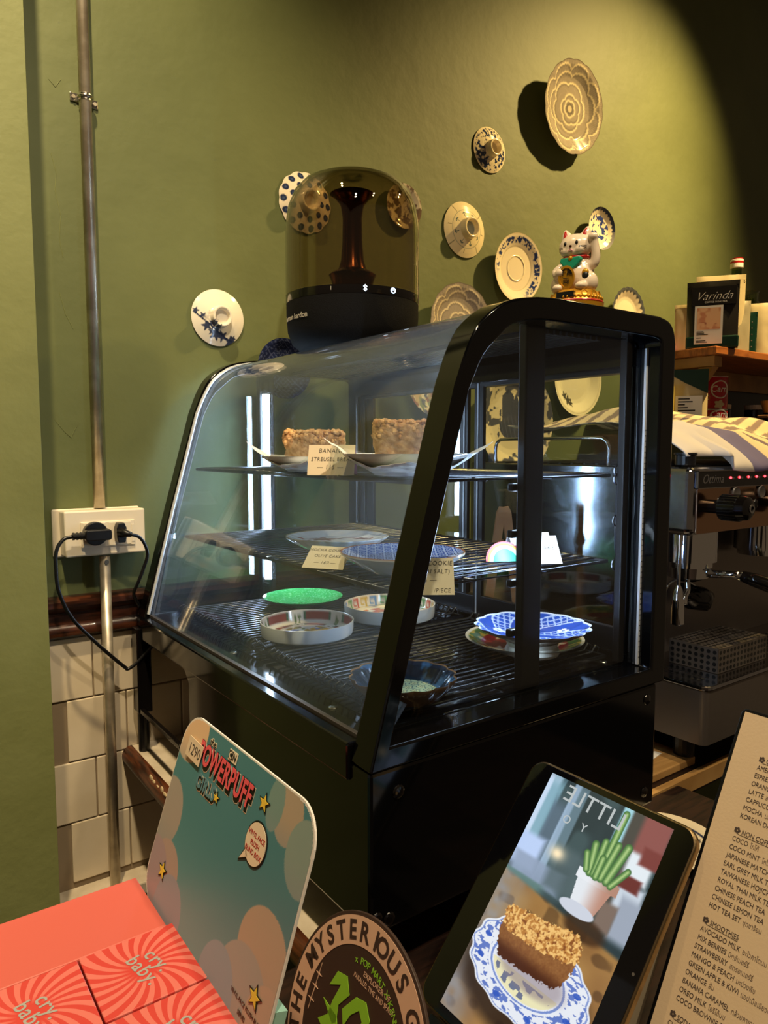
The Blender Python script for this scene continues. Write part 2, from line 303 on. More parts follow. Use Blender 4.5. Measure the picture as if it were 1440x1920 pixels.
# ================================================================= WALL PLATES
cream=hx('efe0c0'); navy=hx('1f2c55')
def p_big(x,y,r,t):
    c=np.tile(hx('a3988a'),(len(x),1)); stroke=.5+.5*np.sin(t*130+6*vn(x,y,9)); c=mixc(c,hx('8b8176'),(stroke>.62)*.55)
    for R_,n,ph,ox,oy in ((.93,8,.2,0,0),(.74,6,.9,.04,.05),(.53,5,.1,-.03,.04),(.33,5,.7,.03,-.02),(.18,5,.3,0,0)):
        rr=np.hypot(x-ox,y-oy); tt=np.arctan2(y-oy,x-ox); b=R_*(.80+.19*np.abs(np.cos(n*(tt+ph)/2))**.5+.022*np.abs(np.cos(n*4*(tt+ph))))
        c=mixc(c,hx('6b645c'),np.exp(-((rr-b+.035)/.022)**2)*.6); c=mixc(c,hx('ecdcb8'),np.exp(-((rr-b)/.024)**2)*.95)
    c=mixc(c,hx('d9caa8'),(r<.07)*.8); c=mixc(c,hx('4a4640'),np.exp(-((r-.1)/.015)**2)*.7); return mixc(c,hx('5c554c'),sm(.975,.995,r)*.7)
def p_flow(x,y,r,t):
    c=np.tile(cream,(len(x),1)); n=vn(x,y,9,3)*.6+vn(x,y,19,5)*.4; band=sm(.42,.46,r)*(1-sm(.9,.96,r)); c=mixc(c,navy,sm(.5,.56,n)*band*.95)
    c=mixc(c,hx('c0b08e'),(r<.25)*.35); c=mixc(c,navy,sm(.362,.366,r)*(1-sm(.375,.38,r))); return c
def p_anchor(x,y,r,t):
    c=np.tile(hx('ead9b0'),(len(x),1)); c=mixc(c,hx('5a6a6a'),(np.abs(r-.68)<.008)*.5+(np.abs(r-.93)<.008)*.4); c=mixc(c,hx('8d9aa0'),(r<.26)*.9)
    for k in range(8):
        a=k*pi/4+.3; px,py=.52*math.cos(a),.52*math.sin(a); u=(x-px)*math.cos(a)+(y-py)*math.sin(a); v=-(x-px)*math.sin(a)+(y-py)*math.cos(a)
        m=(np.abs(v)<.012)*(np.abs(u)<.09)+(np.abs(np.hypot(u-.0,v)-.07)<.018)*(u>.02); c=mixc(c,hx('39545c'),np.clip(m,0,1)*.85)
        a+=.39; d=np.abs(-x*math.sin(a)+y*math.cos(a)); c=mixc(c,hx('6b6347'),(d<.008)*(x*math.cos(a)+y*math.sin(a)>.72)*.8)
    return c
def p_saucer(x,y,r,t):
    c=np.tile(cream,(len(x),1)); c=mixc(c,hx('c7b68f'),(np.abs(r-.36)<.012)*.6+(np.abs(r-.64)<.014)*.6); ang=np.degrees(t)%360
    sect=np.maximum(sm(200,170,ang)*1.0,sm(285,320,ang)); n=vn(x,y,12,1)*.55+vn(x,y,25,2)*.45
    band=sm(.72,.76,r)*(1-sm(.9,.94,r)); c=mixc(c,hx('2a3a72'),sm(.46,.52,n)*band*sect); return mixc(c,hx('bda97c'),sm(.975,.99,r)*.5)
def p_smallblue(x,y,r,t):
    c=np.tile(hx('f0e2c0'),(len(x),1)); n=vn(x,y,6,8)*.6+vn(x,y,14,9)*.4; c=mixc(c,hx('2f3f86'),sm(.56,.6,n)*(r<.72)*.95); b=.84+.06*np.abs(np.sin(t*14)); 
    return mixc(c,hx('333b55'),sm(b-.01,b+.01,r)*(.55+.4*(np.sin(t-.3)>-.3)))
def p_zig(x,y,r,t):
    c=np.tile(hx('e2d3b0'),(len(x),1)); b=.80+.09*np.abs(np.cos(t*12)); return mixc(c,hx('3d4248'),sm(b-.015,b+.015,r)*(.5+.5*np.cos(t*24)>-.2)*.9)
def p_branch(x,y,r,t):
    c=np.tile(hx('efe6d2'),(len(x),1)); path=[(-.88,.1),(-.6,-.12),(-.35,-.3),(-.1,-.5),(.25,-.72),(.5,-.8)]; d=np.full_like(x,9.)
    for a,b_ in zip(path,path[1:]): d=np.minimum(d,seg(x,y,*a,*b_))
    c=mixc(c,hx('27304a'),(d<.028)*1.); B=[(-.85,.18,.09),(-.62,.0,.1),(-.48,-.33,.14),(-.28,-.22,.1),(-.15,-.6,.17),(.1,-.66,.15),(.42,-.82,.16),(-.1,-.38,.08),(.55,-.7,.09),(-.3,-.52,.1)]
    c=mixc(c,hx('2a3350'),blobs(x,y,B)*.92); c=mixc(c,hx('c9bfb0'),blobs(x,y,[(-.5,-.05,.1),(-.2,-.12,.1),(-.38,.12,.07)])*.7); return c
def p_dots(x,y,r,t):
    c=np.tile(hx('eadbc0'),(len(x),1))
    for R_,n,s in ((.86,14,.12),(.57,9,.11)):
        for k in range(n):
            a=2*pi*(k+.5*(R_==.58))/n; d=np.hypot(x-R_*math.cos(a),y-R_*math.sin(a)); c=mixc(c,hx('26304e'),(1-sm(s*.85,s,d))); c=mixc(c,hx('53617d'),(1-sm(s*.3,s*.45,d))*.6)
    return c
def p_mottle(x,y,r,t): return mixc(np.tile(hx('d8c9a9'),(len(x),1)),hx('6e5a48'),sm(.45,.6,vn(x,y,5,3)*.6+vn(x,y,13,4)*.4))
def p_lattice(x,y,r,t): return mixc(np.tile(hx('20284a'),(len(x),1)),hx('5d678c'),((np.abs(np.sin(18*(x+y)))<.18)|(np.abs(np.sin(18*(x-y)))<.18))*.7)
def p_motif(x,y,r,t): return mixc(mixc(np.tile(hx('efe0b8'),(len(x),1)),hx('4a463a'),blobs(x,y,[(-.45,-.45,.1),(-.3,-.58,.12),(-.18,-.66,.07)])),hx('c9b68a'),(np.abs(r-.93)<.012)*.6)
def p_bird(x,y,r,t):
    c=np.tile(hx('e6d3a4'),(len(x),1)); dk=hx('34384a')
    wing=((y>-.1)&(y<.62-.9*np.abs(x+.12))&(np.abs(x+.12)<.16)) | ((y>-.1)&(y<.55-2.4*np.abs(x-.1))) | ((y>-.1)&(y<.5-3*np.abs(x-.28)))
    body=((x-.02)/.36)**2+((y+.12)/.24)**2<1; c=mixc(c,dk,(wing|body)*.9); n=vn(x,y,8,2)*.6+vn(x,y,18,6)*.4
    c=mixc(c,dk,sm(.5,.58,n)*((r>.5)&(y>.2)|(x<-.3)&(y<.3)&(y>-.35)|(x>.3)|(y<-.62))*.85); c=mixc(c,hx('6b6f80'),(body&(np.abs(np.sin(x*30+y*9))<.25))*.5); return c
def p_multi(x,y,r,t):
    c=np.tile(hx('d6c9a2'),(len(x),1)); 
    for s,col in ((1,'6e7a5a'),(2,'8c5a4a'),(3,'4a4f62'),(4,'b99a6a')): c=mixc(c,hx(col),sm(.6,.66,vn(x,y,7,s)*.65+vn(x,y,15,s+9)*.35)*.85)
    return c
RX=Matrix.Rotation(pi/2,3,'X')
def wall_plate(name,label,cx,cz,R,prof,fn,out=.004,tiltx=0,tiltz=0,roll=0,under='d9cdb2',grp=None,cat='plate',**k):
    g=plate_geo(R,prof,fn,under,**k); rot=Matrix.Rotation(tiltz,3,'Z')@Matrix.Rotation(tiltx,3,'X')@RX@Matrix.Rotation(roll,3,'Z')
    zmin=g[0][:,2].min(); s=out-zmin; return single(name,g,M['cer'],label,cat,grp,loc=(cx,W-s,cz),rot=rot,smooth='auto')
wall_plate('wall_plate','largest wall plate, grey with cream layered petals, hung highest on the wall',1.570,.900,.114,FLAT,p_big,.020,tiltx=.10,nr=70,nt=260,scal=.02,sn=16,grp=None)
wall_plate('decorative_dish','small cream lid with dense blue flowers and dark-banded knob, below the largest plate',1.303,.741,.054,LID,p_flow,.003,nr=44,nt=160,cat='dish')
wall_plate('decorative_dish','cream bowl lid with sparse little blue anchor-like motifs, right of the speaker dome',1.222,.534,.066,LID,p_anchor,.003,nr=44,nt=180,cat='dish')
wall_plate('saucer','cream saucer with blue flowers along its right rim, behind the curved case top',1.385,.462,.0855,[(0,.0),(.33,.0),(.36,.02),(.39,0),(.62,.01),(.7,.04),(.9,.12),(1,.14)],p_saucer,.014,nr=60,nt=200,tiltx=.06)
wall_plate('small_dish','small cream dish with blue blossoms and a dark rim, behind the lucky cat figurine',1.713,.616,.058,BOWL,p_smallblue,.012,nr=40,nt=160)
wall_plate('wall_plate','grey petal-patterned plate half hidden behind the case top, right of the speaker',1.190,.300,.098,FLAT,p_big,.012,roll=.5,nr=60,nt=220,scal=.02,sn=16)
wall_plate('small_dish','cream dish with a dark zigzag scalloped rim, right of the lucky cat figurine',1.850,.395,.078,FLAT,p_zig,.012,nr=40,nt=200,scal=.03,sn=22)
wall_plate('decorative_dish','white bowl lid with a dark blue blossom branch, leftmost piece on the wall',.578,.256,.0545,LID,p_branch,.003,nr=50,nt=180,cat='dish')
wall_plate('decorative_dish','cream bowl lid covered in navy dots, seen through the smoked speaker dome',.776,.512,.061,LID,p_dots,.003,nr=50,nt=200,scal=.04,sn=13,cat='dish')
wall_plate('wall_plate','small mottled plate behind the right side of the speaker dome',1.030,.552,.050,FLAT,p_mottle,.002,nr=30,nt=120)
wall_plate('wall_plate','navy lattice plate peeking out between the speaker base and the glass',.717,.166,.062,FLAT,p_lattice,.004,nr=34,nt=120,under='3a3f5a')
wall_plate('wall_plate','plain cream plate with small dark motif, seen through the rear door above the towel',1.628,.192,.099,FLAT,p_motif,.010,nr=40,nt=160)
wall_plate('wall_plate','cream platter with a dark bird and blossoms, seen through the case\'s middle rear pane',1.385,.073,.135,FLAT,p_bird,.006,nr=64,nt=240)
wall_plate('wall_plate','plate with a busy multicoloured floral print, seen through the far rear door pane',1.12,.175,.10,FLAT,p_multi,.010,nr=44,nt=160)
# ================================================================= COUNTERS
struct('counter_front_wood',box(-.55,1.08,-.55,.655,-.60,-.56),M['dwood'],bev=.004)
sW=struct('counter_white_top',box(.385,.985,.658,W-.0085,-.60,-.56),M['wtop'])
g=prism([(.385+.016*math.cos(a)-.002,-.577+.018*math.sin(a)) for a in np.linspace(pi/2,3*pi/2,10)]+[(.386,-.595),(.386,-.559)],.658,1.352)
nz=single('counter_nosing',g,M['nos'],'rounded worn brown wood nosing along the white worktop edge by the tiles','trim',smooth='auto')
sub(nz,'chipped_patch',merge(*[mv((sphere(1,8,6)[0]*np.array([.0022,random.uniform(.006,.016),.006]),sphere(1,8,6)[1],None),.3735,y,-.566+dz) for y,dz in ((1.20,.003),(1.185,0),(1.165,-.002),(1.145,.004),(1.13,0),(1.10,.003),(1.115,-.004),(1.09,.001))]),M['nosw'])
struct('counter_machine',box(.99,2.6,.668,W-.001,-.60,-.56),M['dwood'])
g=struct('trim_2',box(.99,2.6,.655,.6675,-.585,-.558),M['lwood'])
bd=T('serving_board','light wooden board lying beside the espresso machine with a sheet on it','board',(1.06,.72,-.56))
bd.part('board',box(.93,1.175,.680,.85,-.5595,-.545),M['lwood'],bev=.002)
ps=T('printed_sheet','printed paper sheet lying on the light wooden board','paper',(1.06,.74,-.545))
R_=Matrix.Rotation(.18,4,'Z'); g=mv(rz(box(-.10,.078,-.045,.06,0,.0012),.18),1.05,.752,-.5445); ps.part('sheet',g,M['paper'])
ps.part('lettering',merge(*[mv(rz(box(-.06,.055-(k%3)*.012,.045-.0085*k,.047-.0085*k,.0013,.0016),.18),1.05,.752,-.5445) for k in range(10)]),M['ink'])
sc_=single('round_coaster_plate',plate_geo(.075,FLAT,lambda x,y,r,t: mixc(mixc(np.tile(hx('dccfb4'),(len(x),1)),navy,(np.abs(r-.80)<.022)*1.),hx('3b3a40'),(sm(.62,.66,vn(x,y,22,3))*(np.abs(r-.66)<.09))*1.),nr=44,nt=160),M['cer'],'white saucer with a navy ring lying behind the top edge of the tablet','saucer',loc=(.882,.552,-.5535),rot=Matrix.Identity(3),smooth='auto')
# ================================================================= DISPLAY CASE
OUT=[(.395,-.325),(.4545,-.107),(.504,.067),(.522,.110),(.541,.137),(.576,.160),(.618,.170),(.662,.174),(.760,.174),(.860,.174),(.882,.169),(.893,.158),(.898,.142),(.898,-.1),(.898,-.325)]
INN=[(.420,-.302),(.474,-.107),(.523,.062),(.543,.099),(.565,.120),(.588,.137),(.622,.145),(.662,.147),(.760,.147),(.845,.147),(.860,.145),(.8655,.14),(.866,.13),(.866,-.1),(.866,-.302)]
def sp2(P,n=5):
    Q=[]; 
    a=spline([(x,0,z) for x,z in P[2:8]],n); b_=spline([(x,0,z) for x,z in P[9:13]],n)
    return P[:2]+[(q[0],q[2]) for q in a]+[P[8]]+[(q[0],q[2]) for q in b_]+P[13:]
case=T('display_case','black countertop pastry display case with curved glass front and lit glass shelves','display case',(.64,.9,-.56))
o_,i_=sp2(OUT),sp2(INN)
case.part('end_frame',merge(ringprism(o_,i_,.570,.608)),M['black'],bev=.003,seg=3,smooth='auto',label='near end frame with a curved black surround')
case.part('end_frame',ringprism(o_,i_,1.300,1.334),M['black'],bev=.003,seg=3,smooth='auto',label='far end frame against the wall')
inpoly=[(x,z) for x,z in i_]
def shrink(P,d): c=np.mean(P,axis=0); return [tuple(np.array(p)+(np.array(p)-c)/np.linalg.norm(np.array(p)-c)*d) for p in P]
case.part('end_glass',prism(shrink(inpoly,.004),.594,.598),M['pane'],label='clear near side window')
case.part('end_glass',prism(shrink(inpoly,.004),1.304,1.308),M['pane'],label='clear far side window')
case.part('bottom_rail',[box(.392,.410,.608,1.300,-.345,-.3045),box(.862,.898,.608,1.300,-.345,-.29)],M['black'],bev=.003)
case.part('trim_strip',box(.4095,.4155,.609,1.2995,-.3055,-.3015),M['dsteel'],label='thin aluminium strip under the front glass')
case.part('top_panel',merge(box(.690,.895,.608,1.300,.164,.1735),box(.855,.895,.608,1.300,.112,.164),box(.69,.70,.608,1.30,.150,.164)),M['black'],bev=.002)
# curved front glass
gp=spline([(.4115,0,-.302),(.4605,0,-.107),(.510,0,.065),(.5275,0,.107),(.546,0,.133),(.579,0,.155),(.62,0,.1645),(.662,0,.1685),(.700,0,.169)],6)
pp=[(q[0],q[2]) for q in gp]; nn=[]
for k in range(len(pp)):
    a=np.array(pp[max(k-1,0)]);b_=np.array(pp[min(k+1,len(pp)-1)]);d=(b_-a)/np.linalg.norm(b_-a); nn.append(tuple(np.array(pp[k])+.004*np.array([d[1],-d[0]])))
n=len(pp);V=[(x,y,z) for y in (.607,1.301) for l in (pp,nn) for x,z in l]
F=[]
for k in range(n-1): F+=[(k,k+1,2*n+k+1,2*n+k),(n+k,3*n+k,3*n+k+1,n+k+1),(k,n+k,n+k+1,k+1),(2*n+k,2*n+k+1,3*n+k+1,3*n+k)]
F+=[(0,2*n,3*n,n),(n-1,2*n-1,4*n-1,3*n-1)]
case.part('front_glass',G(V,F),M['clear'],smooth='auto',label='curved clear front glass')
# gasket strips with small perforations
def gas(pts,y,w=.0022):
    return tube([(x,y,z) for x,z in pts],w,6)
gk=case.part('gasket',gas([(.408,-.300),(.459,-.107),(.508,.065)]+pp[14:44:3],1.2985,.0030),M['gasket'],label='pale dotted strip along the far end frame')
case.part('gasket',box(.862,.8665,.590,.5935,-.30,.135),M['gasket'],label='pale dotted strip along the rear edge of the side window')
case.part('gasket_dots',merge(*[box(.8635,.865,.5895,.5901,z,z+.0012) for z in np.arange(-.29,.03,.0075)]),M['blackm'],kind='stuff')
# posts, shelf clips, LED tubes
case.part('post',merge(box(.650,.684,.609,.622,-.30,.150)),M['blackm'],bev=.002); case.part('post',box(.630,.662,1.286,1.2995,-.30,.150),M['blackm'],bev=.002)
case.part('post',box(.845,.858,.609,.620,-.30,.150),M['blackm'],bev=.002)
for z in (-.052,-.172,-.11,-.235): case.part('shelf_clip',box(.644,.690,.6225,.632,z,z+.010),M['blackm'],bev=.002)
for z in (-.052,-.172,-.11,-.04): case.part('hook_ring',tube([(.852+.0075*math.cos(a),.624,z+.010+.0075*math.sin(a)) for a in np.linspace(0,2*pi,16,endpoint=False)],.0014,5,closed=True),M['wire'])
for (x,y,nm) in ((.637,1.272,'far LED tube lighting the case'),(.6935,.640,'near LED tube behind the side post')):
    lt=case.part('led_tube',mv(cyl(.0065,-.255,.105,14),x,y,0),M['led'],label=nm)
    case.part('tube_cap',[mv(cyl(.0072,.105,.128,14),x,y,0),mv(cyl(.0072,-.278,-.255,14),x,y,0)],M['acry'],parent=lt)
    case.part('tube_clip',[box(x-.003,x+.003,min(y,1.286) if y>1 else .622,(1.287 if y>1 else y),.112,.118),box(x-.003,x+.003,min(y,1.286) if y>1 else .622,(1.287 if y>1 else y),-.27,-.264)],M['blackm'],parent=lt)
# deck, grille panels
case.part('deck',merge(box(.411,.862,.608,1.300,-.345,-.302)),M['black'],bev=.001)
for (x,y) in ((.432,.70),(.432,.98),(.86-.02,.63)): case.part('deck_screw',mv(sphere(.006,12,6,(1,1,.35)),x,y,-.3015),M['silver'])
case.part('louvre',[box(.70+.012*k,.708+.012*k,.63,1.28,.1455,.1515) for k in range(10)],M['blackm'])
# body and base
bt=case.part('body',box(.396,.885,.573,1.075,-.500,-.326),M['black'],bev=.004)
case.part('foot',[mv(cyl(.016,-.560,-.4995,16),x,y,0) for x,y in ((.44,.62),(.84,.62),(.44,1.03),(.84,1.03))],M['rubber'])
case.part('leg',box(.386,.412,1.302,1.332,-.484,-.326),M['dgloss'],bev=.002); case.part('leg',box(.866,.892,1.302,1.332,-.5595,-.326),M['dgloss'],bev=.002)
case.part('base_rail',merge(box(.388,.396,1.076,1.301,-.482,-.474),box(.388,.412,1.06,1.10,-.5,-.47)),M['dgloss'],bev=.001)
case.part('foot',mv(cyl(.010,-.560,-.484,14),.399,1.317,0),M['rubber'])
case.part('front_bracket',prism([(1.075,-.345),(1.13,-.345),(1.10,-.352),(1.082,-.368),(1.075,-.40)],.40,.86,'x'),M['black'])
for x,z in ((.432,-.353),(.404,-.482),(.420,-.4875),(.862,-.345),(.862,-.478)): case.part('screw_cap',mv(rx(sphere(.0075,16,8,(1,1,.3)),pi/2),x,.5725,z),M['dgloss'])
# rear sliding doors
X0=.876
fr=[box(X0,.894,.608,1.300,.107,.150),box(X0,.894,.608,1.300,-.302,-.262),box(X0,.894,.608,.622,-.302,.15),box(X0,.894,1.286,1.300,-.302,.15)]
case.part('rear_frame',merge(*fr),M['blackm'],bev=.001)
for (y0,y1,x,nm) in ((.616,.935,.870,'near sliding rear door'),(.965,1.284,.882,'far sliding rear door')):
    o=[(y0,-.295),(y0,.14),(y1,.14),(y1,-.295)]; i2=[(y0+.022,-.258),(y0+.022,.107),(y1-.022,.107),(y1-.022,-.258)]
    g=ringprism(o,i2,x,x+.007); v=g[0][:,[1,0,2]]; f=case.part('sliding_door',(v,[q[::-1] for q in g[1]],None),M['blackm'],label=nm,bev=.0008)
    case.part('door_glass',box(x+.002,x+.005,y0+.02,y1-.02,-.262,.110),M['pane'],parent=f)
    yy=y1-.009 if x<.88 else y0+.009
    case.part('door_edge_strip',box(x-.0015,x-.0001,yy-.0012,yy+.0012,-.29,.13),M['gasket'],parent=f)
case.part('door_handle',tube(spline([(.866,.626,-.035),(.858,.626,-.04),(.856,.627,-.09),(.858,.628,-.14),(.866,.628,-.145)],5),.0022,6),M['wire'])
# ---------------- wire shelves
def wire_shelf(label,z,x0,x1,y0,y1,step,grp=None,curl=False,xwires=2,r=.0017):
    t=T('wire_shelf',label,'shelf',((x0+x1)/2,(y0+y1)/2,z-.005))
    t.part('rim',merge(tube([(x0,y0,z),(x1,y0,z),(x1,y1,z),(x0,y1,z)],.0028,8,closed=True)),M['wire'],smooth=True)
    ws=[]
    for y in np.arange(y0+step,y1-.002,step):
        if curl:
            ws.append(tube([(x0,y,z),(x0-.004,y,z+.009),(x0+.004,y,z+.013),(x0+.012,y,z+.004),((x0+x1)/2,y,z+.0025),(x1-.012,y,z+.004),(x1-.004,y,z+.013),(x1+.004,y,z+.009),(x1,y,z)],r,5))
        else: ws.append(tube([(x0,y,z+.0022),(x0+.02,y,z+.0022),(x1-.02,y,z+.0022),(x1,y,z+.0022)],r,5))
    t.part('wires',merge(*ws),M['wire'],kind='stuff',smooth=True)
    t.part('cross_bar',[tube([(x0+(x1-x0)*(k+1)/(xwires+1),y0,z-.001),(x0+(x1-x0)*(k+1)/(xwires+1),y1,z-.001)],.0022,6) for k in range(xwires)],M['wire'],smooth=True)
    return t
wire_shelf('upper black wire shelf carrying the two plates of banana bread',-.0365,.492,.846,.634,1.262,.021)
wire_shelf('middle black wire shelf carrying the red-floral and blue-patterned plates',-.158,.468,.846,.634,1.262,.020)
wire_shelf('floor grille in the far half of the case under the green plate',-.2945,.455,.845,.935,1.270,.0135,curl=True,xwires=1)
wire_shelf('floor grille in the near half of the case under the blue flower bowl',-.2945,.455,.845,.632,.915,.0135,curl=True,xwires=1)
# ================================================================= CROCKERY IN THE CASE
def p_speck(x,y,r,t): return mixc(mixc(np.tile(hx('45b86c'),(len(x),1)),hx('2fae5b'),sm(.45,.6,vn(x,y,34,1))),hx('8fdca8'),sm(.7,.8,vn(x,y,40,7))*.8)
def p_imari(x,y,r,t):
    c=np.tile(hx('e9e4dc'),(len(x),1)); c=mixc(c,hx('b9aaa0'),(np.abs(r-.62)<.012)*.8); 
    for s,col in ((1,'5a6fb5'),(2,'9a5a6a'),(3,'6d7a46'),(4,'caa54a')): c=mixc(c,hx(col),sm(.58,.64,vn(x,y,6,s)*.6+vn(x,y,13,s+4)*.4)*(r<.55)*.9)
    a=(np.degrees(t)%60); band=(r>.66)&(r<.8)|((r>.925)&(r<.962)); c=mixc(c,hx('8c2f2a'),((a>8)&(a<40)&band)*.9); c=mixc(c,hx('2f5a3a'),(((a>4)&(a<8))|((a>40)&(a<44)))*band*.9)
    c=mixc(c,hx('4d6a3a'),((a>46)&(a<56)&(r>.64)&(r<.95)&(vn(x,y,16,3)>.45))*.8); return c
def p_meander(x,y,r,t):
    c=np.tile(hx('e6dccb'),(len(x),1)); c=mixc(c,hx('c04a3a'),((r<.72)&(vn(x,y,7,2)>.42))*.85); c=mixc(c,hx('e8d9c4'),(r<.22)*.9); c=mixc(c,hx('b53a30'),(r<.12)*.8)
    k=(np.degrees(t)%360)/15; col=np.array([hx('5b8fd0'),hx('c9a43c'),hx('c24a3a'),hx('5b9a58')])[(k.astype(int)%4)]; f=k%1; rr=(r-.90)/.07
    m=(rr>0)&(rr<1)&((np.abs(rr-.1)<.1)|(np.abs(f-.12)<.1)&(rr>0)|(np.abs(rr-.9)<.1)&(f<.75)|(np.abs(f-.7)<.08)&(rr>.45)|(np.abs(rr-.5)<.08)&(f>.35)&(f<.75)); return c*(1-m[:,None]*.9)+col*m[:,None]*.9
def p_red(x,y,r,t):
    c=np.tile(hx('8f1f24'),(len(x),1)); c=mixc(c,hx('e8ddca'),blobs(x,y,[(-.52,.1,.13),(-.42,-.12,.09),(.1,.58,.16),(.5,-.3,.12),(-.12,-.52,.22),(.45,.3,.12)])); c=mixc(c,hx('c0303a'),(np.abs(np.hypot(x+.12,y+.52)-.1)<.04)*1.)
    c=mixc(c,hx('4d7a4a'),(r>.74)*.95); c=mixc(c,hx('c8b054'),((r>.74)&(vn(x,y,14,3)>.55))*.9); return mixc(c,hx('f0efe6'),sm(.93,.95,r))
def p_bluesc(x,y,r,t):
    c=np.tile(hx('2c4fa8'),(len(x),1)); s=np.degrees(t+1.5*r)%360; sec=((s%72)>36); lat=((np.abs(np.sin(26*x+9*y))<.35)|(np.abs(np.sin(26*y-9*x))<.35)); c=mixc(c,hx('dbe6f6'),(sec&lat)*.75)
    e=np.abs((s%36)-18)>16.4; c=mixc(c,hx('dbe6f8'),(e&(r>.2))*.9); 
    for a in (20,95,165,240,310):
        px,py=.6*math.cos(math.radians(a)),.6*math.sin(math.radians(a))
        for k in range(5): d=np.hypot(x-px-.07*math.cos(k*1.257),y-py-.07*math.sin(k*1.257)); c=mixc(c,hx('eef3fa'),(d<.042)*1.)
    return mixc(c,hx('e4ecf8'),sm(.955,.975,r))
def p_redfl(x,y,r,t):
    c=np.tile(hx('eeeef0'),(len(x),1)); d=np.abs(y-.25-.12*np.sin(x*7)); c=mixc(c,hx('b5483c'),((d<.03)&(np.abs(x)<.75))*.9); d=np.abs(y+.35-.1*np.sin(x*6+1)); c=mixc(c,hx('b5483c'),((d<.025)&(x>-.6)&(x<.5))*.8)
    c=mixc(c,hx('8a3f35'),blobs(x,y,[(-.25,.3,.2),(.5,.2,.12),(-.6,.1,.1),(.1,-.3,.1)])*.85); return mixc(c,hx('c9a05a'),sm(.97,.985,r)*.6)
def p_bluelat(x,y,r,t):
    c=np.tile(hx('3559a8'),(len(x),1)); u=(x*14)%2-1;v=((y*14)+((x*14)//2%2))%2-1; h=np.maximum(np.abs(u),np.abs(v)); c=mixc(c,hx('e4e9f2'),((h>.82)|((h>.32)&(h<.5)))*.9)
    fl=((x-.35)/.5)**2+((y+.3)/.34)**2<1; c=mixc(c,hx('dfe5ef'),fl*1.); c=mixc(c,hx('27407f'),fl*sm(.55,.6,vn(x,y,10,4))); return mixc(c,hx('b5754a'),sm(.965,.98,r))
def p_celadon(x,y,r,t):
    c=np.tile(hx('a9bfa0'),(len(x),1)); cx=np.round(x*4.5);cy=np.round(y*4.5+.5*(cx%2)); dx=x*4.5-cx;dy=y*4.5+.5*(cx%2)-cy; d=np.hypot(dx,dy);a=np.arctan2(dy,dx)
    pe=.42*(.55+.45*np.abs(np.cos(2.5*a))); c=mixc(c,hx('c9cf9e'),(d<pe)*.8); c=mixc(c,hx('2f5468'),(np.abs(d-pe)<.05)*.9); c=mixc(c,hx('2f5468'),(np.abs(d-.1)<.03)*.8)
    sd=mixc(np.tile(hx('16263c'),(len(x),1)),hx('3c6a9a'),sm(.45,.7,vn(x,y,5,2)*.7+vn(x,y,20,2)*.3)); c=mixc(c,sd,sm(.66,.68,r)); return mixc(c,hx('8a6a48'),sm(.965,.985,r))
def white(x,y,r,t): return np.tile(hx('e9ebea'),(len(x),1))
def crock(name,label,x,y,z,R,prof,fn,rot=0,cat='plate',**k):
    g=plate_geo(R,prof,fn,**k); return single(name,g,M['cer'],label,cat,loc=(x,y,z-g[0][:,2].min()),rot=Matrix.Rotation(rot,3,'Z'),smooth='auto')
D=-.2895
crock('plate','speckled bright green plate on the far floor grille',.654,1.165,D,.074,[(0,0),(.6,.02),(.85,.12),(1,.17)],p_speck,nr=60,nt=200,under='2f9a55')
crock('shallow_dish','straight-sided white dish with red panels and flowers, in front of the green plate',.553,.972,D,.0745,DISH,p_imari,steep=ST_D,rot=.4,nr=70,nt=220,el=.97,under='e3e6ea')
crock('shallow_dish','white dish with a multicoloured Greek key rim and red centre, right of the green plate',.728,.992,D,.079,DISH,p_meander,steep=ST_D,rot=.2,nr=70,nt=240,under='e3e2dc')
crock('bowl','scalloped dark blue bowl with a celadon flower pattern inside, at the near front corner',.507,.664,D,.0625,[(0,0),(.66,.01),(.72,.05),(.9,.26),(1,.33)],p_celadon,steep=ST_B,nr=70,nt=240,scal=.07,sn=14,sexp=5,under='6b5038',cat='bowl')
crock('plate','red and green rimmed plate underneath the blue scalloped dish',.765,.712,D,.085,FLAT,p_red,nr=60,nt=220,under='e8e8e2')
crock('footed_dish','blue and white scalloped footed dish stacked on the red plate',.738,.672,D+.0285,.078,[(0,.05),(.4,.07),(.7,.13),(.9,.22),(1,.27)],p_bluesc,rot=.5,nr=70,nt=260,scal=.06,sn=16,under='b7a290',cat='dish')
fo=bpy.data.objects['footed_dish']; g=mv(lathe([(.036,0),(.038,.004),(.034,.012),(.037,.0185)],32),0,0,-.0); 
f=mesh('foot_ring',(g[0]+np.array([0,0,-.0195]),g[1],None),M['paper'],smooth='auto'); f.parent=fo
S2=-.153
crock('plate','white fluted plate with a red floral spray, on the far part of the middle shelf',.574,.915,S2,.0765,[(0,0),(.7,.01),(.85,.05),(1,.11)],p_redfl,steep=ST_P,rot=-.4,nr=60,nt=220,scal=.03,sn=24,under='d7dde2')
crock('plate','blue and white lattice plate with brown rim, near part of the middle shelf',.545,.715,S2,.0785,[(0,0),(.6,.02),(.85,.08),(1,.13)],p_bluelat,steep=ST_P,rot=-.6,nr=80,nt=260,under='c9d0ce')
S1=-.0325
crock('plate','white plate under the left slice of banana bread on the upper shelf',.537,.915,S1,.079,[(0,0),(.5,.01),(.7,.07),(1,.22)],white,nr=30,nt=120,under='dfe5ea')
crock('plate','white plate under the right slice of banana bread on the upper shelf',.548,.708,S1,.0815,[(0,0),(.5,.01),(.7,.09),(1,.27)],white,nr=30,nt=120,under='dfe5ea')
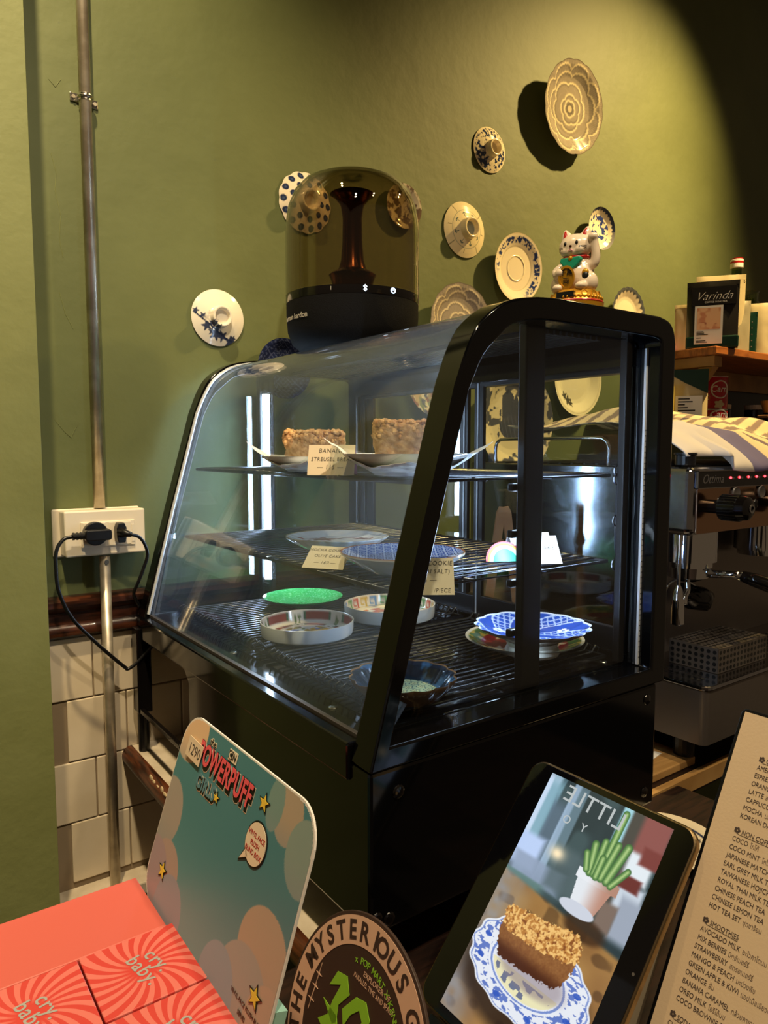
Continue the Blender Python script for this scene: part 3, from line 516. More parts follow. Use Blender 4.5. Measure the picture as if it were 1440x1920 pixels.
# cake slices and parchment
def cake(label,cx,cy,z,w,d,h,a,seed):
    t=T('banana_bread',label,'cake',(cx,cy,z),Matrix.Rotation(a,3,'Z'))
    bm=bmesh.new(); bmesh.ops.create_cube(bm,size=1); bmesh.ops.subdivide_edges(bm,edges=bm.edges,cuts=22,use_grid_fill=True)
    V=np.array([v.co[:] for v in bm.verts]); F=[tuple(x.index for x in f.verts) for f in bm.faces]; bm.free()
    s=V*2; rad=np.abs(s).max(1,keepdims=True); k=(s**6).sum(1,keepdims=True)**(1/6); s=s*rad/k/1.0
    V=s/2*np.array([w,d,h]); nz=vn(V[:,0]*1+V[:,2],V[:,1]+V[:,2]*.7,260,seed)-.5; nz2=vn(V[:,0]+V[:,1],V[:,2]-V[:,1],90,seed+3)-.5
    V=V*(1+.05*nz2[:,None])+s/(np.linalg.norm(s,axis=1,keepdims=True)+1e-9)*(.0055*nz[:,None]+.006*nz2[:,None]); V[:,2]+=h/2; V[:,2]=np.maximum(V[:,2],0); V[:,:2]*=(1-.14*(1-V[:,2:3]/h))
    b=t.part('sponge',(V,F,None),M['cake'],world=False,smooth=True)
    cs=[];r_=np.random.default_rng(seed)
    for i in range(300):
        u,v=r_.uniform(-.5,.5,2); side=r_.random()<.28; zz=h*(1.0+.05*r_.random()) if not side else h*r_.uniform(.72,.98)
        if side: u=(.5 if r_.random()<.5 else u) ; v=(-.5 if u<.49 else v)
        s=sphere(r_.uniform(.0016,.0042),6,4); cs.append(mv((s[0]*r_.uniform(.7,1.3,3),s[1],None),u*w*.95,v*d*.95,zz))
    t.part('streusel_crumbs',merge(*cs),M['crumb'],world=False,kind='stuff')
ca=-.55
cake('slice of banana streusel bread on the left plate of the upper shelf',.535,.915,S1+.0055,.088,.045,.050,ca,3)
cake('slice of crumb-topped banana bread on the right plate of the upper shelf',.552,.710,S1+.0055,.092,.046,.058,ca,5)
def napkin(label,cx,cy,z,R,a,ups,seed):
    n=26; r_=np.random.default_rng(seed)
    def fn(u,v):
        x=(u-.5)*2*R;y=(v-.5)*2*R; zz=np.zeros_like(x); r=np.abs(x)+np.abs(y)
        rr=np.maximum(np.abs(x),np.abs(y))/R; d=np.hypot(x,y)
        zz=.004+.24*np.maximum(0,d-.052)+.004*(vn(x,y,90,seed)-.5)*(d>.03)
        for ux,uy,k in ups: q=np.maximum(0,(x*ux+y*uy)/math.hypot(ux,uy)-R*.62); zz=zz+k*q
        return np.stack([x,y,zz],1)
    P,F=grid(fn,n,n); return single('parchment_sheet',(P,F,None),M['kraft'],label,'paper',loc=(cx,cy,z),rot=Matrix.Rotation(a,3,'Z'),solid=.0003)
napkin('white parchment square under the left banana bread, one corner pointing up',.537,.915,S1+.0015,.072,math.radians(98),[(1,1,.45),(-1,-1,.2)],2)
napkin('crumpled white parchment under the right banana bread, its corner raised towards the rear',.548,.708,S1+.0015,.074,math.radians(8),[(1,-1,.42),(-1,1,.5)],6)
# price tags: folded tents
def tent(label,cx,cy,z,w,h,yaw,lean,lines,backcol,inkm='ink',front='cream',back=True,sz=.0085):
    t=T('price_tag',label,'price tag',(cx,cy,z),Matrix.Rotation(yaw,3,'Z'))
    ca_,sa=math.cos(lean),math.sin(lean)
    Fm=Matrix(((1,0,0,0),(0,sa,-ca_,-h*sa),(0,ca_,sa,0),(0,0,0,1)))     # x right, y up the leaf, z out (towards -y local)
    f=t.part('front_leaf',xf(box(-w/2,w/2,0,h,-.0004,0),Fm),M[front],world=False)
    if back:
        Bm=Matrix(((1,0,0,0),(0,-sa,ca_,h*sa),(0,ca_,sa,0),(0,0,0,1))); t.part('back_leaf',xf(box(-w/2,w/2,0,h-.0003,.0,.0004),Bm),M[backcol],world=False)
    L=[tgeo(s,size=sz*k,shear=.12,align='CENTER',dx=x*w,dy=y*h,dz=.0003,off=-.012,sp=1.12,sx=.92) for s,x,y,k in lines]
    t.part('lettering',xf(merge(*L),Fm),M[inkm],world=False,parent=f)
tent('cream price tag reading BANANA STREUSEL BREAD 115, between the two upper plates',.492,.796,S1-.001,.062,.040,math.radians(-47),math.radians(14),[('BANANA',.0,.74,1),('STREUSEL BREAD',.02,.47,.85),('— 115 —',-.02,.2,1)],'purple')
tent('cream price tag for olive cake on the middle shelf, before the red floral plate',.497,.806,S2,.058,.040,math.radians(-56),math.radians(52),[('MOCHA GOURMET',0,.76,.78),('OLIVE CAKE',0,.5,.8),('— 160 —',0,.2,.9)],'mint')
tent('cream price tag lettered CHUNK COOKIE at the near front of the middle shelf',.520,.6385,S2-.012,.064,.043,math.radians(-34),math.radians(22),[('CHUNK COOKIE',.02,.80,.9),('(DANBURI SALT)',0,.58,.85),('155 —',.0,.34,1),('/PIECE',.28,.07,.8)],'purple')
tent('upright white tag stack lettered CAKE behind the side post on the middle shelf',.742,.672,S2,.056,.044,math.radians(-28),math.radians(38),[('CAKE',.18,.50,1.1)],'paper',front='paper')
tent('second white folded tag tucked behind the one lettered CAKE',.757,.700,S2,.060,.045,math.radians(-24),math.radians(38),[('CAKE',-.1,.50,1.)],'paper',front='paper')
t=T('printed_tag','rounded tag with red, yellow and green stripes, left of the side post','price tag',(.706,.694,S2),Matrix.Rotation(math.radians(-30),3,'Z'))
for k,(cn,rr) in enumerate((('titler',.027),('yellow',.0245),('paper',.022),('teal',.017))):
    pts=[(rr*math.cos(a),rr*1.05*math.sin(a)) for a in np.linspace(0,pi,20)]; t.part('leaf' if k==0 else 'stripe',xf(poly(pts,t=.0005),Matrix(((1,0,0,0),(0,.45,-.9,-k*.0006),(0,.9,.45,0),(0,0,0,1)))),M[cn],world=False)
# ================================================================= SPEAKER
cx,cy,zb,R=.738,1.12,.1745,.1205
sp=T('dome_speaker','black speaker with a tall smoked transparent dome, standing on the case','speaker',(cx,cy,zb))
sp.part('base',mv(lathe([(.075,0),(.096,.003),(.110,.014),(.1175,.034),(.1198,.06),(.1198,.0835),(.0,.0835)],72),cx,cy,zb),M['fabric'],smooth='auto')
sp.part('control_band',mv(lathe([(.1200,.0838),(.1207,.086),(.1207,.098),(.116,.0985),(.0,.0985)],72),cx,cy,zb),M['dgloss'],smooth='auto')
dome=[(.1207,.0990),(.1207,.195),(.1195,.225),(.115,.254),(.105,.279),(.089,.296),(.065,.307),(.037,.3115),(0.0002,.3125)]
sp.part('dome',mv(lathe(dome+[(a-.003 if a>.01 else a,b-.0032) for a,b in dome[::-1]],72,close=False),cx,cy,zb),M['smoke'],smooth=True)
sp.part('acoustic_core',mv(lathe([(.038,.099),(.036,.118),(.040,.134),(.043,.139),(.038,.143),(.026,.149),(.021,.165),(.0180,.20),(.0175,.24),(.021,.262),(.032,.276),(.040,.281),(.03,.285),(0,.285)],48),cx,cy,zb),M['copper'],smooth='auto')
sp.part('light_ring',mv(tube([(.0265*math.cos(a),.0265*math.sin(a),.1440) for a in np.linspace(0,2*pi,40,endpoint=False)],.0009,5,closed=True),cx,cy,zb),M['blu'])
def oncyl(g,R_,a0,zc): # wrap x,y lettering on a vertical cylinder
    v=g[0]; a=a0+v[:,0]/R_; r=R_+.0004+v[:,2]; return (np.stack([cx+r*np.cos(a),cy+r*np.sin(a),zc+v[:,1]],1),g[1],None)
va=math.atan2(-cy,-cx)
sp.part('brand_lettering',oncyl(tgeo('harman kardon',size=.0135,align='CENTER',sp=.95,off=.004),.1200,va-1.02,zb+.050),M['silverp'])
sp.part('bluetooth_icon',oncyl(merge(poly([(-.0006,-.005),(.0006,-.005),(.0006,.005),(-.0006,.005)]),poly([(0,.005),(.003,.0022),(-.003,-.0025),(-.002,-.0033),(.0042,.0022),(.0006,.0058)]),poly([(0,-.005),(.003,-.0022),(-.003,.0025),(-.002,.0033),(.0042,-.0022),(.0006,-.0058)])),.1209,va+.17,zb+.092),M['blu'])
sp.part('power_icon',oncyl(merge(tube([(.0042*math.cos(a),.0042*math.sin(a),.0004) for a in np.linspace(2.0,7.4,16)],.0009,5),poly([(-.0006,0),(.0006,0),(.0006,.005),(-.0006,.005)])),.1209,va+.60,zb+.092),M['blu'])
sp.part('touch_mark',oncyl(box(-.0004,.0004,-.003,.003,0,.0002),.1209,va-.30,zb+.092),M['silverp'])
# ================================================================= LUCKY CAT
def remesh(name,g,m,parent,vox=.0014,it=3):
    o=mesh(name,g,m); o.parent=parent; r=o.modifiers.new('r','REMESH'); r.mode='VOXEL'; r.voxel_size=vox; s=o.modifiers.new('s','SMOOTH'); s.factor=.6; s.iterations=it
    r.use_smooth_shade=True; return o
ct=T('lucky_cat','small cream lucky cat figurine with raised paw on gold base atop the case','figurine',(.788,.652,.1925),Matrix.Rotation(math.radians(-72),3,'Z'))
K=.091
ct.part('plinth',lathe([(.40*K,-.018),(.43*K,-.017),(.43*K,-.009),(.40*K,-.006),(.41*K,-.0005),(0,-.0005)],40),M['gold'],world=False,smooth='auto')
def E_(x,y,z,a,b_,c,n=20): s=sphere(1,n,12); return mv((s[0]*np.array([a,b_,c])*K,s[1],None),x*K,y*K,z*K)
ct.part('base',merge(lathe([(.38*K,0),(.40*K,.02*K),(.385*K,.05*K),(.36*K,.06*K),(.37*K,.09*K),(.34*K,.15*K),(.30*K,.185*K),(0,.185*K)],40)),M['gold'],world=False,smooth='auto')
ct.part('base_foot',lathe([(.40*K,0),(.41*K,.012*K),(.40*K,.03*K),(0,.03*K)],40),M['red'],world=False)
ct.part('base_beads',merge(*[mv(sphere(.028*K,8,6),.375*K*math.cos(a),.375*K*math.sin(a),.065*K) for a in np.arange(0,2*pi,.16)],*[mv(ry(tube([(.03*K*math.cos(b),.03*K*math.sin(b),0) for b in np.linspace(0,2*pi,12,endpoint=False)],.008*K,5,closed=True),pi/2),0,0,0) for _ in (0,)]),M['gold'],world=False,kind='stuff',smooth=True)
ct.part('base_coin',merge(*[rz(mv(ry(lathe([(.0,.0),(.055*K,0),(.055*K,.012*K),(.04*K,.012*K),(.036*K,.004*K),(0,.006*K)],16),pi/2-.25),.35*K,0,.115*K),a) for a in np.arange(-pi/2+.75,3.8,.45)]),M['gold'],world=False,smooth='auto')
ct.part('base_slot',box(-.13*K,.13*K,-.395*K,-.30*K,.055*K,.135*K),M['blk'],world=False)
body=[E_(0,.02,.42,.27,.24,.27),E_(0,.0,.58,.2,.18,.18),E_(.2,-.05,.30,.15,.17,.16),E_(-.2,-.05,.30,.15,.17,.16),E_(.17,-.23,.225,.09,.10,.06),E_(-.17,-.23,.225,.09,.10,.06),
 E_(0,-.03,.83,.245,.2,.19),E_(.10,-.14,.76,.09,.08,.07),E_(-.10,-.14,.76,.09,.08,.07),E_(0,-.13,.745,.12,.10,.08)]
for s in (1,-1):
    body.append(mv(rz(ry(lathe([(.085*K,0),(.085*K,.05*K),(.06*K,.13*K),(.02*K,.19*K),(.001,.2*K)],16),s*.22),0),s*.13*K,0,.92*K))
arm=spline([(.17,-.02,.55),(.27,-.02,.56),(.305,-.03,.66),(.295,-.05,.80),(.285,-.07,.90)],6)*K
body.append(tube(arm,list(np.linspace(.075,.06,len(arm))*K),12)); body.append(E_(.28,-.09,.925,.075,.075,.06))
arm2=spline([(-.18,-.05,.58),(-.25,-.12,.5),(-.2,-.22,.42),(-.13,-.25,.43)],6)*K; body.append(tube(arm2,.06*K,12)); body.append(E_(-.14,-.26,.44,.07,.06,.06))
cb=remesh('body',merge(*body),M['catw'],ct.o)
for s in (1,-1): ct.part('inner_ear',mv(ry(merge(lathe([(.055*K,0),(.052*K,.03*K),(.03*K,.09*K),(.001,.125*K)],14)),s*.22),s*.135*K,-.034*K,.955*K),M['red'],world=False,smooth=True)
for s in (1,-1):
    ct.part('eye',E_(s*.085,-.212,.85,.022,.018,.03),M['blk'],world=False,smooth=True)
    ct.part('whiskers',merge(*[tube(np.array([(s*.12,-.215,.80-.02*k),(s*.17,-.185,.802-.02*k),(s*.205,-.13,.805-.02*k)])*K,.0035*K,4) for k in range(3)]),M['icon'],world=False)
ct.part('nose',E_(0,-.232,.805,.02,.014,.016),M['copper'],world=False); ct.part('mouth',tube(np.array([(-.035,-.232,.738),(0,-.238,.755),(.035,-.232,.738)])*K,.006*K,5),M['pink'],world=False)
ct.part('collar',mv(tube([(.185*K*math.cos(a),.16*K*math.sin(a)-.015*K,.672*K+.012*K*math.sin(a)) for a in np.linspace(0,2*pi,40,endpoint=False)],.024*K,8,closed=True),0,0,0),M['red'],world=False,smooth=True)
ct.part('bib',prism([(p*K,q*K) for p,q in ((-.15,.655),(.15,.655),(.17,.60),(.10,.52),(0,.45),(-.10,.52),(-.17,.60))],-.225*K,-.15*K),M['teal'],world=False,bev=.002)
ct.part('bell',E_(0,-.215,.635,.035,.035,.035),M['gold'],world=False,smooth=True)
co_=ct.part('coin',mv(rx(mv(lathe([(.001,0),(.10*K,0),(.12*K,.0),(.125*K,.03*K),(.10*K,.035*K),(.095*K,.02*K),(.001,.022*K)],30),0,0,0),pi/2+.12),-.03*K,-.255*K,.36*K),M['gold'],world=False,smooth='auto')
co_.data.transform(Matrix.Translation((-.03*K,0,.36*K))@Matrix.Scale(1.35,4,(0,0,1))@Matrix.Translation((.03*K,0,-.36*K)))
ct.part('coin_lettering',xf(merge(tgeo('千萬',size=.10*K,align='CENTER',dy=.03*K,off=.01),tgeo('両',size=.10*K,align='CENTER',dy=-.09*K,off=.01)),Matrix(((1,0,0,-.03*K),(0,0,-1,-.292*K),(0,1,0,.36*K),(0,0,0,1)))),M['blk'],world=False)
ct.part('belly_spot',E_(.215,-.185,.37,.05,.04,.07),M['blk'],world=False,smooth=True); ct.part('belly_spot',E_(.212,-.178,.42,.052,.04,.05),M['gold'],world=False,smooth=True)
# ================================================================= ESPRESSO MACHINE
em=T('espresso_machine','stainless steel espresso machine with red indicator lights, right of the display case','coffee machine',(1.45,.95,-.56))
em.part('side_panel',box(1.12,1.135,.775,1.215,-.505,-.030),M['brushed'],bev=.003)
em.part('body',box(1.135,1.86,.80,1.21,-.505,-.032),M['dsteel'],bev=.004)
em.part('brew_head',box(1.121,1.86,.674,.80,-.147,-.030),M['brushed'],bev=.012,seg=4)
em.part('front_panel',box(1.135,1.85,.6715,.6745,-.144,-.060),M['tanplate'],bev=.001)
st=em.part('control_strip',merge(box(1.131,1.85,.669,.675,-.066,-.036)),M['dgloss'],bev=.001); em.part('strip_frame',merge(box(1.129,1.85,.6675,.671,-.0375,-.036),box(1.129,1.85,.6675,.671,-.067,-.0655),box(1.129,1.1305,.6675,.671,-.067,-.036)),M['dsteel'])
XZ=lambda x,y,z:Matrix(((1,0,0,x),(0,0,-1,y),(0,1,0,z),(0,0,0,1)))
em.part('lettering',xf(tgeo('Ottima',size=.022,shear=.35,sp=1.05,res=4),XZ(1.143,.6685,-.058)),M['icon'],parent=st)
for x in (1.233,1.262,1.293,1.322,1.352,1.383,1.41): em.part('indicator_light',mv(sphere(.0022,10,6),x,.6685,-.050),M['redled'],parent=st)
em.part('key_marks',merge(*[box(x,x+.005,.6683,.669,-.053,-.049) for x in np.arange(1.240,1.42,.030)]),M['icon'],parent=st)
def fknob(x,z,r,l,nm,kx=M['blackm']):
    k=em.part(nm,merge(mv(rx(cyl(r*.55,0,l*.35,20),pi/2),x,.672,z),mv(rx(cyl(r,l*.3,l*.75,36),pi/2),x,.672,z),mv(rx(lathe([(r*.98,l*.75),(r*.9,l*.93),(r*.6,l),(0,l)],32),pi/2),x,.672,z)),M['dgloss'],smooth='auto')
    em.part('grip_ribs',merge(*[mv(rx(mv(box(-.0008,.0008,0,.0018,l*.32,l*.74),0,0,0) if False else rz(box(-.0008,.0008,r-.0004,r+.0012,l*.32,l*.74),a),pi/2),x,.672,z) for a in np.linspace(0,2*pi,24,endpoint=False)]),M['rubber'],parent=k,kind='stuff')
    em.part('cap_ring',mv(rx(lathe([(r*.22,l*.99),(r*.34,l*1.01),(r*.34,l*1.03),(r*.22,l*1.03)],20,close=False),pi/2),x,.672,z),M['icon'],parent=k)
fknob(1.178,-.098,.0215,.070,'steam_knob'); fknob(1.40,-.098,.0215,.070,'steam_knob')
em.part('pressure_gauge',merge(mv(rx(lathe([(.011,0),(.0125,.003),(.011,.005),(.0095,.004),(0,.004)],28),pi/2),1.253,.6715,-.078)),M['icon'],smooth='auto')
em.part('pressure_gauge',mv(rx(lathe([(.011,0),(.0125,.003),(.011,.005),(.0095,.004),(0,.004)],28),pi/2),1.342,.6715,-.078),M['icon'],smooth='auto')
for x in (1.268,1.296,1.322): em.part('button',mv(rx(sphere(.0095,18,10,(.75,1,.6)),pi/2),x,.670,-.100),M['dgloss'],smooth=True)
em.part('water_spout',merge(mv(cyl(.0035,-.245,-.147,12),1.134,.700,0),mv(cyl(.0055,-.165,-.147,14),1.134,.700,0)),M['chrome'],smooth='auto')
em.part('spout_tip',mv(lathe([(.004,-.235),(.0075,-.243),(.0105,-.262),(.0115,-.28),(.0115,-.302),(.0095,-.304),(0,-.304)],24),1.134,.700,0),M['chrome'],smooth='auto')
for x in (1.235,1.50): 
    em.part('group_head',merge(mv(cyl(.050,-.205,-.147,48),x,.745,0),mv(cyl(.043,-.216,-.205,48),x,.745,0)),M['chrome'],smooth='auto')
em.part('tray',merge(prism(rrect(.74,.235,.016,5,1.121,.632),-.405,-.397,'z')),M['brushed'],bev=.002)
em.part('tray_skirt',merge(prism(rrect(.736,.230,.014,5,1.123,.635),-.500,-.4052,'z')),M['dsteel'],smooth='auto')
em.part('tray_holes',merge(*[mv(cyl(.0032,-.3972,-.3966,8),x,y,0) for x in np.arange(1.15,1.60,.0125) for y in np.arange(.665,.76,.0125) if not(x>1.18 and x<1.40 and y>.66)]),M['blk'],kind='stuff')
em.part('foot',[mv(cyl(.018,-.560,-.5,16),x,y,0) for x,y in ((1.17,.70),(1.17,1.15),(1.8,.7),(1.8,1.15))],M['rubber'])
em.part('cup_rail',tube(spline([(1.127,.846,-.032),(1.127,.846,.004),(1.127,.858,.018),(1.127,.88,.021),(1.127,1.0,.021),(1.127,1.11,.021),(1.127,1.132,.018),(1.127,1.142,.004),(1.127,1.142,-.032)],5),.0035,10),M['chrome'],smooth=True)
em.part('warming_bar',[box(1.14,1.85,y,y+.006,-.0315,-.0275) for y in np.arange(.70,1.2,.03)],M['blackm'])
# perforated riser
rs=T('cup_riser','perforated steel box riser standing on the espresso machine drip tray','cup riser',(1.27,.72,-.397))
x0,x1,y0,y1,z0,z1=1.205,1.375,.662,.758,-.3966,-.352
rs.part('sheet',merge(box(x0,x1,y0,y1,z1-.0015,z1),box(x0,x0+.0015,y0,y1,z0,z1),box(x0,x1,y0,y0+.0015,z0,z1)),M['dsteel'],bev=.0008)
h=[]
for y in np.linspace(y0+.007,y1-.007,8):
    for z in np.linspace(z0+.006,z1-.007,4): h.append(mv(ry(cyl(.0036,-.0004,.0004,10),pi/2),x0,y,z))
    for x in np.linspace(x0+.007,x1-.007,14): h.append(mv(cyl(.0036,-.0003,.0004,10),x,y,z1))
for x in np.linspace(x0+.007,x1-.007,14):
    for z in np.linspace(z0+.006,z1-.007,4): h.append(mv(rx(cyl(.0036,-.0004,.0004,10),pi/2),x,y0,z))
rs.part('holes',merge(*h),M['blk'],kind='stuff')
# portafilter
pf=T('portafilter','portafilter with a glossy dark handle locked in the left group head','portafilter',(1.235,.745,-.25))
pf.part('basket',mv(lathe([(.001,-.246),(.018,-.244),(.036,-.236),(.038,-.217),(.001,-.2165)],40),1.235,.745,0),M['chrome'],smooth='auto')
pf.part('arm',tube([(1.245,.715,-.228),(1.262,.672,-.226),(1.27,.655,-.228)],[.008,.006,.009],12),M['chrome'],smooth=True)
pf.part('handle',tube([(1.268,.660,-.227),(1.275,.640,-.232),(1.288,.60,-.243),(1.298,.567,-.252),(1.300,.560,-.253)],[.0095,.0125,.0145,.013,.006],20),M['dgloss'],smooth=True)
pf.part('spout',tube(spline([(1.235,.745,-.244),(1.232,.742,-.262),(1.218,.738,-.272),(1.214,.736,-.286)],5),.0055,10),M['chrome'],smooth=True)
pf=T('portafilter','second, spare black-handled portafilter hanging lower behind the first','portafilter',(1.30,.79,-.3))
pf.part('handle',tube([(1.262,.775,-.268),(1.285,.765,-.285),(1.31,.755,-.290),(1.33,.75,-.283)],[.015,.024,.024,.008],18),M['dgloss'],smooth=True)
pf.part('rim',tube(spline([(1.225,.785,-.275),(1.235,.78,-.255),(1.262,.772,-.248),(1.29,.765,-.262),(1.30,.76,-.27)],6),.0028,8),M['chrome'],smooth=True)
single('steam_wand',tube(spline([(1.41,.665,-.148),(1.415,.66,-.2),(1.40,.655,-.27),(1.36,.65,-.345)],6),.0042,10),M['chrome'],'slim chrome steam wand angled down at the right picture edge','steam wand',smooth=True)
# ================================================================= TOWEL and cups under it
def tw(u,v):
    x=1.13+u*.60; y=.690+v*.42; e=np.minimum(v/.13,1)
    top=.012+.062*sm(.0,.55,v)*(.55+.45*sm(.0,.35,u))+.016*np.sin(5*u+3*v)+.010*np.sin(13*u-4*v+1)*sm(0,.4,v)+.006*np.sin(30*u+7*v)
    edge=-.012+.0*u; droop=np.where((u>.18),-.028*(1-e)*np.abs(np.sin(4.2*u+.3)),0)
    z=np.maximum(edge+(top-edge)*np.sqrt(np.clip(e,0,1))+0,-.026)+droop; y=y-.025*(1-e)*(u>.15)
    return np.stack([x,y,z],1)
P,F=grid(tw,150,110); U,Vv=np.meshgrid(np.linspace(0,1,151),np.linspace(0,1,111)); u=U.ravel();v=Vv.ravel()
c=np.tile(hx('dfc89c'),(len(u),1)); st_=(np.modf(v*11+.35*np.sin(u*3)+u*1.5)[0]<.42)&(v>.22); c=mixc(c,hx('7d6a62'),st_*.9); s2=(u>.62)&(u<.70); c=mixc(c,hx('8d7a70'),s2*.75); c=mixc(c,hx('3c3250'),(s2&st_)*.95)
c=mixc(c,hx('cdc5bd'),(v<.22)&(u<.35)); s3=(u>.30)&(u<.42)&(v<.3); c=mixc(c,hx('56517e'),s3*.9); c=mixc(c,hx('5a4a5c'),((np.modf(u*16)[0]<.4)&(v<.22)&(u>.5))*.85)
tt=mesh('tea_towel',(P-np.array([1.4,.85,0]),F,lin(c)),M['cer'] if False else mat('woven_towel',attr=True,rough=.9,bump=.3,bscale=900),smooth=True,solid=.002); tt.location=(1.4,.85,H); tag(tt,'cream tea towel with grey and violet stripes draped over the espresso machine','towel')
single('tamper_lid',merge(mv(cyl(.017,-.0275,-.010,24),1.150,.705,0),mv(cyl(.019,-.010,-.006,24),1.150,.705,0)),M['rubber'],'small black round lid on the near corner of the espresso machine top','lid',bev=.001)
# wooden easel behind the case
ea=T('wooden_easel','small tan wooden A-frame easel seen through the rear glass of the case','easel',(1.0,1.0,-.56))
ea.part('leg',prism([(-.0085,0),(.0085,0),(.0085,.44),(.0045,.452),(-.0045,.452),(-.0085,.44)],-.004,.004),M['tan'],world=False)
l1,=[o for o in ea.o.children]; l1.rotation_euler=(0,math.radians(7),math.radians(-38)); l1.location=(-.045,.028,0)
l2=l1.copy(); C.objects.link(l2); l2.parent=ea.o; l2.rotation_euler=(0,math.radians(-7),math.radians(-38)); l2.location=(.052,-.042,0)
ea.part('ring',mv(rx(tube([(.012*math.cos(a),.012*math.sin(a),0) for a in np.linspace(0,2*pi,20,endpoint=False)],.003,6,closed=True),pi/2),.0,-.004,.37),M['tan'],world=False,smooth=True)
ea.part('crossbar',rz(box(-.060,.064,-.004,.004,.18,.194),-.66),M['tan'],world=False)
# ================================================================= WALL SHELF AND GOODS
sh=T('wall_shelf','varnished wooden wall shelf above the espresso machine, carrying the coffee bags','shelf',(2.3,1.23,.27))
sh.part('board',box(1.925,3.0,1.10,W-.001,.262,.2845),M['shelf'],bev=.003)
sh.part('back_rail',box(1.95,3.0,1.335,W-.001,.20,.262),M['bracket'],bev=.002)
sh.part('bearer',box(1.945,1.985,1.115,W-.001,.232,.262),M['bracket'],bev=.002)
sh.part('brace',prism([(1.12,.232),(1.165,.232),(1.285,.0705),(1.24,.0705)],1.95,1.98,'x'),M['bracket'],bev=.002)
ls=T('lower_shelf','dark lower shelf behind the striped towel holding the cans and jars','shelf',(2.2,1.2,.05))
ls.part('board',box(1.70,3.0,1.12,W-.001,.055,.0695),M['dwood'],bev=.002)
ls.part('back_panel',box(1.99,3.0,W-.012,W-.001,.07,.2),M['blackm'])
S=.2848
def bag(name,label,x,y,z,w,h,d,yaw,m,lean=0,pinch=.15,cat='bag',seed=0,flat=False,grp=None):
    t=T(name,label,cat,(x,y,z),Matrix.Rotation(yaw,3,'Z')@Matrix.Rotation(lean,3,'X'),grp); nu,nv=16,22
    def f(u,v):
        th=d*(1-v)**.7*np.sin(np.clip(u,0,1)*pi)**.5*.5+.0015; x_=(u-.5)*w*(1-.05*np.sin(v*pi)*pinch*6*.3); return x_,th,v*h
    P=[];
    U,V_=np.meshgrid(np.linspace(0,1,nu+1),np.linspace(0,1,nv+1)); u=U.ravel();v=V_.ravel(); x_,th,z_=f(u,v); cr=.004*(vn(u,v,5,seed)-.5)*np.sin(u*pi)
    A=np.stack([x_,-th+cr,z_],1); B=np.stack([x_,th+cr,z_],1); n1=len(A); w_=nu+1; F=[]
    for j in range(nv):
        for i in range(nu): a=j*w_+i; F+=[(a,a+1,a+w_+1,a+w_),(n1+a,n1+a+w_,n1+a+w_+1,n1+a+1)]
    for j in range(nv):
        for i in (0,nu): a=j*w_+i; q=(a,a+w_,n1+a+w_,n1+a); F.append(q if i==0 else q[::-1])
    for i in range(nu): F+=[(i,n1+i,n1+i+1,i+1),(nv*w_+i,nv*w_+i+1,n1+nv*w_+i+1,n1+nv*w_+i)]
    t.part('pouch',(np.vstack([A,B]),F,None),m,world=False,smooth='auto'); t.part('seal_strip',merge(box(-w/2+.002,w/2-.002,-.0032,.0032,h*.90,h*.905),box(-w/2+.002,w/2-.002,-.0032,.0032,h*.93,h*.935)),m,world=False); return t
yb=math.radians(-57)
FR=lambda x,y,z:Matrix(((1,0,0,x),(0,0,-1,y),(0,1,0,z),(0,0,0,1)))
t=bag('coffee_bag','black coffee bag with white script name and peach picture label, on the shelf',1.985,1.150,S,.137,.190,.05,yb,M['bagk'],seed=1)
for u0 in (0,): 
    t.part('green_base',box(-.0685,.0685,-.0268,.003,.0,.034),M['green'],world=False,bev=.004)
    f=-.0278; lb=t.part('label',box(-.047,.026,f-.0012,f-.0005,.012,.118),M['paper'],world=False)
    pc=(np.array([(-.041,f-.0016,.055),(.020,f-.0016,.055),(.020,f-.0016,.112),(-.041,f-.0016,.112)]),[(0,1,2,3)],None)
    P,F=grid(lambda u,v:np.stack([-.041+.061*u,np.full_like(u,f-.0016),.052+.06*v],1),40,40); U,V_=np.meshgrid(np.linspace(0,1,41),np.linspace(0,1,41)); nn_=vn(U.ravel(),V_.ravel(),4,3)*.6+vn(U.ravel(),V_.ravel(),9,5)*.4
    t.part('label_picture',(P,F,lin(mixc(mixc(np.tile(hx('e6b78c'),(len(P),1)),hx('cf8a66'),sm(.4,.7,nn_)),hx('a3563c'),((np.abs(V_.ravel()-.3)<.05)&(nn_>.5))*.7))),M['prn'],world=False,parent=lb)
    t.part('label_print',merge(*[box(-.041,-.041+a,f-.0016,f-.0012,z,z+.0022) for a,z in ((.018,.045),(.020,.041),(.030,.037),(.012,.028),(.024,.020),(.028,.016))]),M['ink'],world=False,parent=lb)
    t.part('lettering',xf(merge(tgeo('Varinda',size=.033,shear=.5,sp=1.0,sx=.95,off=-.016),tgeo('COFFEE ROASTER',size=.007,dx=.026,dy=-.0085,sp=1.05)),FR(-.048,f+.011,.136)),M['paper'],world=False)
    t.part('lettering_backing',box(-.055,.06,f+.0115,-.005,.122,.172),M['bagk'],world=False)
bag('coffee_bag','large cream coffee bag standing right behind the black one, its top rising above',2.085,1.185,S,.135,.226,.05,yb+.1,M['bagc'],seed=2)
bag('coffee_bag','cream coffee bag showing as a narrow strip left of the black one',2.045,1.262,S,.075,.150,.025,yb,M['bagc'],seed=3)
bag('coffee_bag','silvery cream pouch with a grey folded top, right of the black coffee bag',2.115,1.155,S,.085,.150,.05,yb+.15,M['bags'],seed=4)
bag('coffee_bag','cream pouch at the right end of the shelf in view',2.235,1.13,S,.085,.155,.05,yb,M['bagc'],seed=6)
